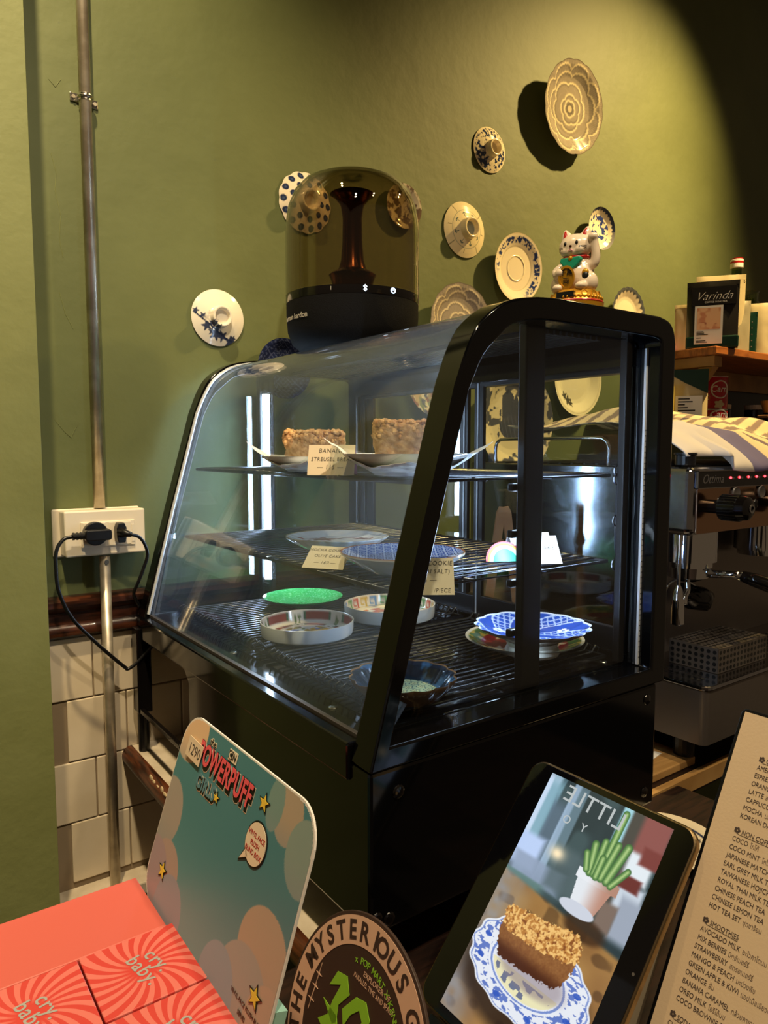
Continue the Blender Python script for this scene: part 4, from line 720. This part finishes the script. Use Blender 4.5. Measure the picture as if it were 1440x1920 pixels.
t=bag('dotted_bag','dark green bag with small pale dots between the two cream pouches',2.175,1.165,S,.085,.125,.04,yb,M['green'],seed=5)
t.part('dots',merge(*[mv(sphere(.0022,6,4),x,-.021,z) for x in (-.02,-.004,.012,.026) for z in np.arange(.02,.11,.018)]),M['icon'],world=False,kind='stuff')
single('folded_cloth',(lambda s:(s[0]*np.array([1,.7,.42])+np.array([1.990,1.300,.3005]),s[1],None))(sphere(.036,30,16)),M['lilac'],'lilac cloth bundle just above the rear corner of the case','cloth',smooth=True)
bo=T('bottle','green glass bottle with a red and white cap behind the coffee bags','bottle',(2.325,1.27,S))
bo.part('glass_body',mv(lathe([(.036,0),(.037,.01),(.037,.15),(.03,.19),(.0165,.225),(.015,.30),(.016,.31),(.012,.31)],36,close=False),2.325,1.27,S),M['bottle'],smooth=True)
bo.part('liquid',mv(lathe([(.034,.003),(.034,.148),(.027,.188),(.0135,.223),(.0,.223)],28),2.325,1.27,S),mat('dark_olive_liquid','2f3010',.15),smooth='auto')
bo.part('neck_label',mv(lathe([(.0168,.235),(.0160,.275)],28,close=False),2.325,1.27,S),M['cream'],smooth=True,solid=.0006)
cp=bo.part('cap',mv(cyl(.0195,.297,.325,28),2.325,1.27,S),M['paper'],bev=.002); bo.part('cap_band',mv(cyl(.0198,.312,.318,28),2.325,1.27,S),M['red'],parent=cp); bo.part('cap_top',mv(cyl(.0185,.3252,.328,28),2.325,1.27,S),M['red'],parent=cp)
ja=T('glass_jar','clear glass jar right of the bottle on the shelf','jar',(2.40,1.27,S))
ja.part('glass_body',mv(lathe([(.05,0),(.058,.01),(.06,.14),(.05,.175),(.032,.2),(.032,.225),(.036,.23)],36,close=False),2.40,1.27,S),M['jar'],smooth=True,solid=.002)
# lower shelf goods
L0=.0698
def can(label,x,y,z,r,h,first=True):
    t=T('tin_can',label,'can',(x,y,z)); t.part('tin',mv(lathe([(r*.97,0),(r,.002),(r,h-.002),(r*.97,h),(r*.94,h-.002),(0,h-.003)],40),x,y,z),M['redcan'],smooth='auto')
    t.part('rim',merge(*[mv(tube([(r*math.cos(a),r*math.sin(a),zz) for a in np.linspace(0,2*pi,40,endpoint=False)],.0016,6,closed=True),x,y,z) for zz in (.001,h-.001)]),M['silver'],smooth=True)
    va_=math.atan2(-y,-x)
    def oc(g,a0,zc): v=g[0]; a=a0+v[:,0]/r; rr=r+.0004+v[:,2]; return (np.stack([x+rr*np.cos(a),y+rr*np.sin(a),z+zc+v[:,1]],1),g[1],None)
    e=t.part('emblem',oc(tube([(r*.55*math.cos(a),min(h*.36,r*.5)*math.sin(a),0) for a in np.linspace(0,2*pi,40,endpoint=False)],.002,5,closed=True),va_+.62,h*.60),M['paper'])
    t.part('lettering',oc(tgeo('Carna',size=r*.52,shear=.2,align='CENTER',off=.01),va_+.66,h*.53),M['paper'],parent=e)
    t.part('flower_print',oc(poly([(r*.3*math.cos(a)*(1+.2*math.cos(5*a)),h*.12*math.sin(a)*(1+.2*math.cos(5*a))) for a in np.linspace(0,2*pi,30,endpoint=False)]),va_+.58,h*.15),M['bagc'],parent=e)
    t.part('small_print',oc(merge(*[poly([(-.006,-.0012),(.006,-.0012),(.006,.0012),(-.006,.0012)],y=-.012*k) for k in range(3)]),va_-.15,h*.55),M['cream'],parent=e)
can('red milk can, larger and upper one of the two cans behind the towel',2.10,1.215,L0+.0485,.050,.098); can('red milk can, short lower one of the two stacked cans',2.10,1.215,L0,.052,.048)
t=bag('powder_pouch','cream pouch with a green folded top and printed label below the wooden shelf',1.905,1.165,L0,.10,.150,.06,yb,M['bagc'],seed=9)
t.part('green_top',prism([(-.050,.152),(-.050,.140),(-.01,.115),(.049,.085),(.049,.152)],-.0215,-.004),M['green'],world=False)
t.part('label',box(-.035,.035,-.0335,-.0325,.012,.078),M['paper'],world=False); t.part('label_print',merge(*[box(-.028,-.028+a,-.0342,-.0335,z,z+.0035) for a,z in ((.03,.068),(.038,.060),(.018,.052),(.026,.044),(.045,.036),(.03,.018))]),M['ink'],world=False)
bag('powder_pouch','yellowish pouch left of the cream one, cut off by the case frame',1.825,1.20,L0,.07,.105,.05,yb,mat('yellow_pouch','b7a24f',.4,bump=.4,bscale=20),seed=11)
bw=T('bamboo_cup','small tan bamboo cup among dark jars on the lower shelf','cup',(2.38,1.17,L0)); bw.part('cup_body',mv(lathe([(.018,.045),(.030,.085),(.028,.085),(.017,.048),(0,.048)],28),2.38,1.17,L0-.0),M['bamboo'],smooth='auto'); bw.part('stand',mv(cyl(.02,0,.046,20),2.38,1.17,L0),M['rubber'])
single('wooden_tray',box(2.28,2.50,1.125,1.16,L0+.028,L0+.036),M['tan'],'narrow tan wooden stick lying across jars beside the red cans','tray',bev=.002)
for k,(x,y,r,h) in enumerate(((2.30,1.19,.025,.028),(2.44,1.2,.028,.028),(2.30,1.29,.03,.075),(2.50,1.28,.033,.08))):
    jt=T('jar',['squat dark jar right beside the red cans','squat dark jar under the bamboo cup','dark jar with a pale lid in the shadow behind the cans','dark jar with a pale lid at the right picture edge'][k],'jar',(x,y,L0)); jt.part('jar_body',mv(cyl(r,0,h*.8,24),x,y,L0),M['dgloss'],bev=.002); jt.part('jar_lid',mv(cyl(r*1.03,h*.8,h,24),x,y,L0),M['cream'] if k>1 else M['silver'],bev=.001)
# ================================================================= CUSTOMER SIDE: panels
def panelrot(deg):
    a=math.radians(deg); return Matrix(((0,math.sin(a),-math.cos(a)),(-1,0,0),(0,math.cos(a),math.sin(a))))
class Panel(T):
    def __init__(s,name,label,cat,O,deg,w,h):
        R_=panelrot(deg); base=Vector(O)+R_@Vector((w/2,-h,0)); super().__init__(name,label,cat,tuple(base),R_); s.w=w;s.h=h
    def pp(s,name,g,m,z=0,**k): return s.part(name,mv(g,-s.w/2,s.h,z),m,world=False,**k)     # g in x right, y up from the top-left corner
# --- blind box display card
cd=Panel('header_card','blue cloud-printed display card with pink bubble lettering, standing right of the coral boxes','display card',(.2399,.65,-.2522),17.85,.245,.26)
outl=[(x,-y) for x,y in []]
def rr4(w,h,r,n=8): return [(x,y-h) for x,y in rrect(w,h,r,n)]
cd.pp('card',mv(prism(rr4(.245,.17,.030),-.002,-.0002,'z'),0,.005,0),M['paper'])
nu,nv=230,170
def cf(u,v): return np.stack([u,v,np.zeros_like(u)],1)
U,V_=np.meshgrid(np.linspace(.0012,.2438,nu+1),np.linspace(-.1638,.0038,nv+1)); P,F=grid(cf,nu,nv,.0012,.2438,-.1638,.0038); x=P[:,0];y=P[:,1]
c=mixc(np.tile(hx('4f8a93'),(len(x),1)),hx('8fb6ba'),sm(-.06,-.22,y)); pe=hx('d9bfa0')
for (a,b_,rx_,ry_,col) in ((.018,-.008,.034,.030,'ecc9a0'),(.012,-.085,.030,.030,'a9a49b'),(.036,-.130,.030,.026,'b1a098'),(.010,-.145,.035,.035,'a898a0'),(.060,-.155,.030,.03,'9aa0ad'),(.205,-.012,.020,.022,'b9aa92'),(.236,-.030,.024,.026,'8fa79e'),(.185,-.012,.012,.02,'7fa29c'),(.215,-.105,.035,.030,'bba994'),(.20,-.14,.038,.032,'a8a9a4'),(.165,-.155,.03,.03,'94a8b4'),(.24,-.15,.03,.035,'c0ab98')):
    d=np.hypot((x-a)/rx_,(y-b_)/ry_); c=mixc(c,mixc(hx(col),hx('8e9ca2'),sm(.0,-1.2,(y-b_)/ry_)*.5),(1-sm(.97,1.0,d)))
inside=np.ones(len(x),bool); r_=.0288
for cx_,cy_,sx_ in ((.030,-.025,-1),(.215,-.025,1)): inside&=~((sx_*(x-cx_)>0)&(y>cy_)&(np.hypot(x-cx_,y-cy_)>r_))
for cx_,sx_ in ((.030,-1),(.215,1)): inside&=~((sx_*(x-cx_)>0)&(y<-.135)&(np.hypot(x-cx_,y+.135)>r_))
F=[f for f in F if all(inside[i] for i in f)]
pr=cd.pp('print',(P,F,lin(c)),M['prn'],z=.0001)
def bubble(word,size,x0,y0,mats,sp=1.0,sx=1.0,off=.02,rise=0):
    for lay,(o2,dx,dy,m_) in enumerate(mats): cd.pp('lettering',mv(tgeo(word,size=size,off=o2,dx=x0+dx,dy=y0+dy,dz=.0003+lay*.00025,sp=sp,sx=sx,rot=rise),0,0,0),m_,parent=pr)
bubble('POWERPUFF',.0255,.0425,-.0275,((.10,.0010,-.0026,M['titlec']),(.075,.0010,-.0024,M['blk']),(.045,0,0,M['blk']),(.026,0,0,M['titler'])),sp=1.06,sx=.72,rise=-.02)
bubble('GIRLS',.0165,.0520,-.0470,((.09,.0005,-.0018,M['titlec']),(.06,.0005,-.0016,M['blk']),(.028,0,0,M['titleb'])),sp=1.08,sx=.88)
bubble('the',.0075,.0585,-.0085,((.09,0,0,M['titlec']),(.01,0,0,M['blk'])),sx=1.3)
cn_=cd.pp('logo_box',poly([(.0975,-.0085),(.1132,-.0085),(.1132,.0005),(.0975,.0005)],z=.0006),M['titlec'],parent=pr); cd.pp('logo_half',poly([(.0985,-.0068),(.1052,-.0068),(.1052,-.0004),(.0985,-.0004)],z=.0011),M['blk'],parent=pr)
cd.pp('lettering',tgeo('C',size=.0078,dx=.0992,dy=-.0064,dz=.0017,off=.02),M['titlec'],parent=pr); cd.pp('lettering',tgeo('N',size=.0078,dx=.1060,dy=-.0064,dz=.0013,off=.02),M['blk'],parent=pr)
for (a,b_,r) in ((.1703,-.017,.006),(.0346,-.1309,.0065),(.2217,-.1298,.0065),(.0957,-.0421,.0042)):
    cd.pp('star_print',merge(poly(star(r*1.35,sx=1.15),a,b_,z=.0004)),M['blk'],parent=pr); cd.pp('star_print',poly(star(r,sx=1.15),a,b_,z=.0009),M['yellow'],parent=pr)
ov=lambda a,b_,w_,h_: [(a+w_*math.cos(t),b_+h_*math.sin(t)) for t in np.linspace(0,2*pi,40,endpoint=False)]
cd.pp('speech_bubble',merge(poly(ov(.1735,-.0465,.0168,.0165),z=.0004),poly([(.1610,-.0525),(.1685,-.060),(.1535,-.0668)],z=.0004)),M['blk'],parent=pr)
cd.pp('speech_bubble',merge(poly(ov(.1735,-.0465,.0155,.0152),z=.0009),poly([(.1625,-.0535),(.1672,-.0585),(.1556,-.0645)],z=.0009)),M['titlec'],parent=pr)
cd.pp('lettering',merge(*[tgeo(s,size=.0052,align='CENTER',dx=.1735,dy=yy,dz=.0015,sx=.95) for s,yy in (('VINYL FACE',-.0425),('PLUSH',-.0485),('BLIND BOX',-.0545))]),M['redcan'],parent=pr)
cd.pp('lettering',merge(tgeo('VINYL FACE PLUSH BLIND BOX',size=.0042,dx=.19,dy=-.143,dz=.0005),tgeo('SERIES',size=.0042,dx=.205,dy=-.150,dz=.0005)),M['dbrown'],parent=pr)
sk=cd.pp('price_sticker',mv(rz(box(-.0162,.0162,-.0088,.0088,0,.0004),-.03),.036,-.0225,.0022),M['cream'],parent=pr,label='cream price sticker reading 1290'); cd.pp('lettering',tgeo('1290',size=.0135,align='CENTER',dx=.037,dy=-.027,dz=.0028,sx=1.0,off=-.008),M['icon'],parent=pr)
cd.part('easel_foot',[box(.2,.212,y,y+.03,-.5598,-.412) for y in (.41,.60)],M['mint'])
cd.part('support_strut',mv(box(.222-.1225,.2425-.1225,.262-.19,.262-.13,-.014,-.0025),0,0,0),M['mint'],world=False,label='folded pale card strut behind the right edge')
# --- coral boxes
cor=T('coral_tray','flat coral cardboard display box holding the patterned boxes','display box',(.05,.5,-.56))
cor.part('tray',merge(box(-.14,.196,.350,.5755,-.5599,-.515),box(-.14,.189,.577,.662,-.411,-.4025),box(-.14,.189,.6575,.662,-.5599,-.411),box(-.14,-.136,.35,.66,-.5599,-.44)),M['coral'],bev=.0015)
def swirl():
    m=mat('coral_swirl','ef5a4c',.35); nt=m.node_tree; lk=nt.links.new; b=nt.nodes['Principled BSDF']; tc=N(m,'ShaderNodeTexCoord'); sp_=N(m,'ShaderNodeSeparateXYZ'); lk(tc.outputs['Object'],sp_.inputs[0])
    def mth(op,a,b_=None,v=None):
        n=N(m,'ShaderNodeMath',operation=op); lk(a,n.inputs[0]); 
        if b_ is not None: lk(b_,n.inputs[1])
        if v is not None: n.inputs[1].default_value=v
        return n.outputs[0]
    ln=N(m,'ShaderNodeVectorMath',operation='LENGTH'); cb=N(m,'ShaderNodeCombineXYZ'); lk(sp_.outputs[0],cb.inputs[0]); lk(sp_.outputs[1],cb.inputs[1]); lk(cb.outputs[0],ln.inputs[0])
    a=mth('ARCTAN2',sp_.outputs[1],sp_.outputs[0]); r=mth('MULTIPLY',ln.outputs['Value'],v=11.0); s=mth('ADD',a,r); s=mth('MULTIPLY',s,v=22.0); s=mth('SINE',s)
    rp=N(m,'ShaderNodeValToRGB'); rp.color_ramp.elements[0].position=.47; rp.color_ramp.elements[1].position=.53; s=mth('MULTIPLY',s,v=.5); s=mth('ADD',s,v=.5); lk(s,rp.inputs[0])
    rp.color_ramp.elements[0].color=L4('cc423c'); rp.color_ramp.elements[1].color=L4('da7268')
    cent=N(m,'ShaderNodeMapRange'); cent.inputs[1].default_value=.010; cent.inputs[2].default_value=.018; lk(ln.outputs['Value'],cent.inputs[0]); mx=N(m,'ShaderNodeMix',data_type='RGBA'); lk(cent.outputs[0],mx.inputs[0]); mx.inputs[6].default_value=L4('cc423c'); lk(rp.outputs[0],mx.inputs[7]); lk(mx.outputs[2],b.inputs['Base Color']); return m
sw=swirl(); LBL=['coral swirl-printed box nearest the blue display card, farthest back of its row','coral swirl-printed box at the left picture edge','coral swirl-printed box at the bottom edge of the picture, in front of the others','coral swirl-printed box in the bottom-left corner, mostly out of frame']
gB=box(-.0388,.0388,-.0388,.0388,-.1145,0)
tmA=tgeo('cry.',size=.0165,dx=-.009,dy=.001,dz=.0002,off=.012,sp=1.1); tmB=tgeo('baby.',size=.0165,dx=-.013,dy=-.012,dz=.0002,off=.012,sp=1.1)
lg=rz(merge(tmA,tmB),math.radians(-78))
for k,(bx_,by_) in enumerate(((.1565,.535),(.0775,.5345),(.1565,.4555),(.0775,.455))):
    t=T('blind_box',LBL[k],'box',(bx_,by_,-.4),group='coral swirl-printed boxes'); t.part('carton',gB,sw,world=False,bev=.0008)
    t.part('lettering',mv(lg,0.004,0.004,0),M['titleb'] if False else mat('grey_lettering','a5a3a0',.4),world=False)
# --- round sign display
ds=Panel('round_sign','round brown header sign lettered THE MYSTERIOUS GALAXY around its peach rim','sign',(.28,.4323+.0889,-.453),20,.178,.0889)
R=.0889; D0=lambda g:mv(g,R,0,0)
ds.pp('board',D0(mv(cyl(R,-.003,-.0001,80),0,0,0)),M['dbrown'],bev=.0006)
rg=ds.pp('rim_ring',D0(lathe([(R*.73,0),(R*.73,.0004),(R*.965,.0004),(R*.965,0)],96,close=False)),M['peach'])
def around(s,size,rad,a0,da,m_,off=.01,zz=.0008,sx=1):
    L=[]; a=a0
    for ch in s:
        if ch!=' ':
            g=tgeo(ch,size=size,align='CENTER',off=off,sx=sx); th=math.radians(a); g=rz(mv(g,0,rad,0),-th); L.append(mv(g,0,0,zz))
        a+=da*(.55 if ch in 'I ' else 1)
    ds.pp('lettering',D0(merge(*L)),m_,parent=rg)
around('THE MYSTERIOUS GALAXY',.0195,R*.775,-112,11.7,M['dbrown'],off=.025,sx=1.0)
around('x POP MART X KENNYSWORK x',.0068,R*.60,-18,4.6,M['lime'],off=.01,zz=.0004)
ds.pp('lettering',D0(merge(tgeo('EXPLORER OF',size=.0055,align='CENTER',dx=.012,dy=.0465,dz=.0002,rot=0),tgeo('PARALLEL TIME AND SPACE',size=.0052,align='CENTER',dx=.010,dy=.0405,dz=.0002,sx=.8))),M['peach'],parent=rg)
gl=[poly([(-.040,.020),(-.0345,.0335),(-.022,.0365),(-.014,.0265),(-.0235,.0135),(-.021,.002),(-.034,-.011),(-.043,-.008),(-.033,.001),(-.0315,.012),(-.0265,.0275)]),
 poly([(-.018,.014),(-.006,.0300),(.006,.0330),(.015,.0245),(.013,.004),(.0,-.022),(-.008,-.020),(.004,.006),(.007,.019),(.001,.024),(-.007,.016),(-.012,.004)]),
 poly([(.012,.000),(.022,.0165),(.034,.018),(.040,.008),(.036,-.018),(.028,-.02),(.032,.0),(.030,.009),(.024,.007),(.016,-.012)]),
 poly([(-.043,.008),(-.022,.006),(-.018,.0),(-.006,-.010),(-.016,-.006),(-.026,-.001)])]
ds.pp('graffiti_print',D0(mv(merge(*gl),0,0,.0002)),M['lime'],parent=rg)
ds.pp('sparkle_print',D0(mv(merge(*[poly(star(.0055,4,.18,90,.8,1.0),x,y) for x,y in ((-.0564,.0191),(-.0568,.0090),(-.0577,-.0018))]+[poly([(-.0583,-.010),(-.0578,-.010),(-.0558,.028),(-.0563,.028)])]),0,0,.0002)),M['peach'],parent=rg)
ds.part('post',mv(box(-.02,.02,-.02,.02,-.008,-.0032),0,0,0),M['dbrown'],world=False)
bb=Panel('checkered_box','dark box with green checkered strip and 590 sticker, left of the round sign','box',(.235,.545,-.470),20,.055,.085)
bb.pp('carton',box(0,.050,-.085,0,-.030,-.0002),M['dbrown'],bev=.001)
bb.pp('checker_strip',merge(*[box(.002+.0042*i,.0062+.0042*i,-.0042*(j+1)-.001,-.0042*j-.001,0,.0004) for i in range(5) for j in range(6) if (i+j)%2]),M['lime'],kind='stuff')
s_=bb.pp('price_sticker',mv(rz(box(-.021,.021,-.0125,.0125,0,.0005),-.12),.030,-.034,.0018),M['cream'],label='cream sticker reading 590'); bb.pp('lettering',mv(rz(tgeo('590',size=.017,align='CENTER',off=-.008),-.12),.030,-.040,.0025),M['icon'],parent=s_)
# --- tablet
tb=Panel('tablet','black tablet leaning back, its lit screen showing cake on a blue-rimmed plate beside a cactus','tablet',(.558,.5,-.322),39.7,.1855,.250)
tb.pp('housing',mv(prism(rr4(.1855,.250,.016,8),-.009,-.0008,'z'),0,0,0),M['dsteel'] if False else mat('tablet_rim','9c8664',.28,1),bev=.0022,seg=3)
fg=tb.pp('front_glass',mv(prism([(x,y) for x,y in [(a+.0022,b_-.0022) for a,b_ in rr4(.1811,.2456,.0142,8)]],-.0009,0,'z'),0,0,0),mat('tablet_glass','07070a',.06,spec=.6),bev=.0003)
x0,x1,y0,y1=.0275,.1630,-.2395,-.0080
nu,nv=250,420; P,F=grid(lambda u,v:np.stack([u,v,np.zeros_like(u)],1),nu,nv,x0,x1,y0,y1); x=P[:,0];y=P[:,1]
X=(x-.095)/.0675; Y=-(y)/.24
c=np.tile(hx('3f5357'),(len(x),1)); c=mixc(c,hx('2c3b40'),sm(.3,.7,vn(x,y,60,3)))
for (a,b_,w_,h_,col,al) in ((.030,-.045,.012,.04,'c5d8ee',1),(.040,-.060,.007,.05,'7fa8b8',.9),(.052,-.07,.008,.04,'5b6f80',.9),(.062,-.05,.004,.05,'a9c3de',.8),(.035,-.085,.02,.016,'b8cdf2',1),(.058,-.098,.03,.010,'8f9fb8',.9),(.07,-.045,.005,.04,'6f8a98',.8),(.120,-.040,.006,.040,'9fd0dc',1),(.133,-.045,.009,.060,'4c4a45',1),(.150,-.022,.014,.020,'8c5450',1),(.148,-.052,.012,.012,'dfe8ee',1),(.156,-.04,.01,.008,'7a3f3c',1),(.150,-.078,.012,.012,'c5d0dc',1),(.146,-.066,.010,.006,'6a3230',1),(.155,-.095,.010,.018,'9aa4b4',1),(.138,-.10,.008,.012,'7b6a60',1),(.09,-.085,.02,.02,'53656a',.8),(.042,-.112,.03,.006,'5f7f7c',.9)):
    d=np.maximum(np.abs(x-a)/w_,np.abs(y-b_)/h_); c=mixc(c,hx(col),(1-sm(.75,1.25,d))*al)
c=mixc(c,hx('ffe9c0'),np.exp(-(((x-.071)/.008)**2+((y+.074)/.006)**2))*1.)
tbm=sm(-.113,-.118,y+.10*(x-.09)); tbc=mixc(mixc(np.tile(hx('8a6238'),(len(x),1)),hx('a8804a'),vn(x,y,50,4)),hx('3f2a1c'),sm(.6,.8,vn(x,y,90,9))*.5); tbc=mixc(tbc,hx('8d96a4'),sm(.075,.03,x)*.75*(.6+.4*vn(x,y,160,2))); c=mixc(c,tbc,tbm)
c=mixc(c,hx('2a1d16'),(1-sm(.8,1.15,np.hypot((x-.093)/.070,(y+.186)/.042)))*.85)
c=mixc(c,hx('3a2418'),(1-sm(.7,1.2,np.hypot((x-.125)/.022,(y+.118)/.010)))*.8)
# cactus pot and cactus
pot=(y<-.0735+.03*(x-.1))&(y>-.106)&(x>.0985+(-.0735-y)*.12)&(x<.1375-(-.0735-y)*.30); c=mixc(c,mixc(hx('dfe4ea'),hx('b98a78'),sm(.108,.132,x)),pot*1.)
d=np.hypot((x-.111)/.019,(y+.107)/.006); c=mixc(c,hx('c9cfdc'),(1-sm(.92,1.02,d))); c=mixc(c,mixc(hx('e4e8ee'),hx('b08674'),sm(.108,.135,x)),((y<-.0735)&(y>-.082)&(x>.097)&(x<.140))*1.)
for (a,b_,e,f,w_) in ((.117,-.074,.1185,-.014,.0036),(.126,-.074,.133,-.040,.0042),(.120,-.074,.1235,-.042,.0038),(.108,-.074,.103,-.050,.0040),(.112,-.074,.111,-.044,.0036),(.131,-.076,.141,-.058,.0032),(.115,-.075,.115,-.058,.0036),(.104,-.073,.0985,-.060,.0034)):
    d=seg(x,y,a,b_,e,f); c=mixc(c,mixc(hx('8fb36a'),hx('3f6a3c'),sm(.0,w_,d)),1-sm(w_*.85,w_*1.05,d)); c=mixc(c,hx('d5e6b0'),np.exp(-((d-0)/(w_*.25))**2)*.35)
# plate with blue rim
px,py=(x-.0935)/.0665,(y+.1745)/.0375; pr_=np.hypot(px,py); pt=np.arctan2(py,px); rimw=1+.025*np.cos(14*pt)
pc=np.tile(hx('e2e6ee'),(len(x),1)); pc=mixc(pc,hx('4a66b8'),((pr_>.66)&(pr_<.93)&(vn(px*1.,py*1.,13,4)*.5+vn(px,py,26,6)*.5>.57))*.85); pc=mixc(pc,hx('5c77c0'),(np.abs(pr_-.60)<.018)*.8+(np.abs(pr_-.95*rimw)<.012)*.7); pc=mixc(pc,hx('e6dfae'),(pr_<.56)*(py<-.1)*.9); pc=mixc(pc,hx('4a5680'),((pr_<.52)&(py<-.15)&(vn(px,py,12,1)>.6))*.8)
for a in (75,140,165,200,250,290,340,20): pc=mixc(pc,hx('2f55b8'),(np.hypot(px-.8*math.cos(math.radians(a)),py-.8*math.sin(math.radians(a)))<.06)*.9)
c=mixc(c,pc,1-sm(.985,1.0,pr_/rimw))
c=mixc(c,hx('8a7a80'),(1-sm(.7,1.1,np.hypot((x-.098)/.04,(y+.173)/.016)))*.6)
# cake: crumbly top and side
def inpoly_(x,y,P_):
    m=np.zeros(len(x),bool); n=len(P_)
    for i in range(n):
        (xa,ya),(xb,yb_)=P_[i],P_[(i+1)%n]; cnd=((ya>y)!=(yb_>y))&(x<(xb-xa)*(y-ya)/(yb_-ya+1e-12)+xa); m^=cnd
    return m
jx=x+.0016*(vn(x,y,700,1)-.5)*2; jy=y+.0016*(vn(x,y,700,2)-.5)*2
side=inpoly_(jx,jy,[(.0490,-.150),(.1300,-.140),(.1310,-.152),(.1275,-.1655),(.120,-.1720),(.060,-.1770),(.0520,-.164)]); top=inpoly_(jx,jy,[(.0480,-.1370),(.053,-.1335),(.090,-.1290),(.124,-.1235),(.1315,-.1335),(.1325,-.1430),(.124,-.1480),(.095,-.1530),(.060,-.1545),(.050,-.1500)])
n_=vn(x,y,420,5)*.5+vn(x,y,900,6)*.5; c=mixc(c,mixc(mixc(hx('7a4a28'),hx('9a6a3c'),n_),hx('4a2414'),sm(-.158,-.172,y)),side*1.); c=mixc(c,mixc(mixc(hx('b5793a'),hx('edbf74'),sm(.3,.65,n_)),hx('7a4220'),sm(.72,.8,vn(x,y,500,9))*.8),top*1.)
tb.pp('screen',(P,F,lin(np.clip(c,0,1))),mat('lit_screen','000000',.12,attr=True,emit='attr',es=1.05),z=.0002,parent=fg); bpy.data.materials['lit_screen'].node_tree.links.remove(bpy.data.materials['lit_screen'].node_tree.nodes['Principled BSDF'].inputs['Base Color'].links[0]); bpy.data.materials['lit_screen'].node_tree.nodes['Principled BSDF'].inputs['Base Color'].default_value=(.005,.005,.005,1)
lt_=mat('screen_lettering','000000',.3,emit='cfd6d6',es=.8)
g=tgeo('LITTLE',size=.0225,sp=1.05,off=.002,sx=-1.0); g=(g[0],[f[::-1] for f in g[1]],None); tb.pp('screen_lettering',mv(rz(g,-.05),.1195,-.0300,.0004),lt_,parent=fg)
g=tgeo('Y O',size=.011,sp=1.8,off=.002,sx=-1.0); g=(g[0],[f[::-1] for f in g[1]],None); tb.pp('screen_lettering',mv(g,.088,-.046,.0004),lt_,parent=fg)
tb.pp('camera_dot',mv(cyl(.0013,0,.0003,12),.178,-.125,.0001),M['icon'],parent=fg)
tb.part('stand',merge(mv(box(-.05,.05,-.01,.004,-.05,-.0092),0,0,0),box(-.06,.06,-.022,.0005,-.06,.012)),M['acry'] if False else M['dgloss'],world=False)
# --- menu
mn=Panel('menu_board','cream printed drinks menu on a black board, leaning at the right picture edge','menu',(.6262,.32,-.2298),29.16,.205,.375)
mn.pp('board',mv(prism(rr4(.205,.375,.005,5),-.0045,-.0010,'z'),0,0,0),M['blackm'],bev=.0006)
pg=mn.pp('page',box(.0035,.2015,-.372,-.003,-.0011,0),mat('cream_menu_paper','d8bd97',.7,bump=.06,bscale=400))
LN=[('✿ COFFEE',''),('AMERICANO','อเมริกาโน่'),('ESPRESSO','เอสเพรสโซ่'),('ORANGE COFFEE','กาแฟส้ม'),('LATTE','ลาเต้'),('CAPPUCCINO','คาปูชิโน่'),('MOCHA','มอคค่า'),('KOREAN DALGONA',''),(None,),('✿ NON COFFEE',''),('COCO','โกโก้'),('COCO MINT','โกโก้มิ้นท์'),('JAPANESE MATCHA',''),('EARL GREY MILK TEA',''),('TAIWANESE HOJICHA',''),('ROYAL THAI MILK TEA',''),('CHINESE PEACH TEA',''),('CHINESE LEMON TEA',''),('HOT TEA SET','ชุดชาร้อน'),(None,),('✿ SMOOTHIES',''),('AVOCADO MILK','อะโวคาโดนม'),('MIX BERRIES','มิกซ์เบอร์รี่'),('STRAWBERRY','สตรอเบอร์รี่'),('MANGO & PEACH','มะม่วงพีช'),('GREEN APPLE & KIWI','แอปเปิ้ลเขียวกีวี่'),('ORANGE','ส้ม'),('BANANA CARAMEL','กล้วยคาราเมล'),('OREO MILK','โอรีโอ้นม'),('COCO BROWNIE','โกโก้บราวนี่'),(None,),('✿ SODA',''),('CHERRY SODA','')]
yy=-.0405; eng=[];thai=[];und=[]
for ln in LN:
    if ln[0] is None: yy-=.0055; continue
    u0=.0285+.047*yy; s=ln[0]; head=s.startswith('✿')
    if head:
        s=s[2:]; g=tgeo(s,size=.0056,sx=.78,dx=u0+.0055,dy=yy,dz=.0001); fl=[mv(cyl(.0011,0,.0002,8),u0+.0018+.0016*math.cos(a),yy+.002+.0016*math.sin(a),0) for a in np.arange(5)*1.257]; eng+=fl; und.append(box(u0+.003,g[0][:,0].max(),yy-.0010,yy-.0007,0,.0002)); 
    else: g=tgeo(s,size=.0056,sx=.78,dx=u0,dy=yy,dz=.0001)
    eng.append(g)
    if ln[1]: thai.append(tgeo(ln[1],size=.0052,sx=.75,dx=g[0][:,0].max()+.0018,dy=yy,dz=.0001))
    yy-=.00705
mn.pp('lettering',merge(*eng,*und),mat('menu_ink','4a3c34',.7),parent=pg,z=.0001)
mn.pp('lettering',merge(*thai),mat('menu_ink_light','7d6b5a',.7),parent=pg,z=.0001,label='smaller Thai lettering')
mn.pp('acrylic_edge',box(-.0165,-.0150,-.40,-.155,-.020,-.003),M['cream'],label='edge of the clear stand, coloured cream for the light on it')  # opaque cream stands in for light caught in the clear acrylic edge
mn.pp('acrylic_back',box(-.016,.20,-.40,-.155,-.0215,-.020),M['acry'])
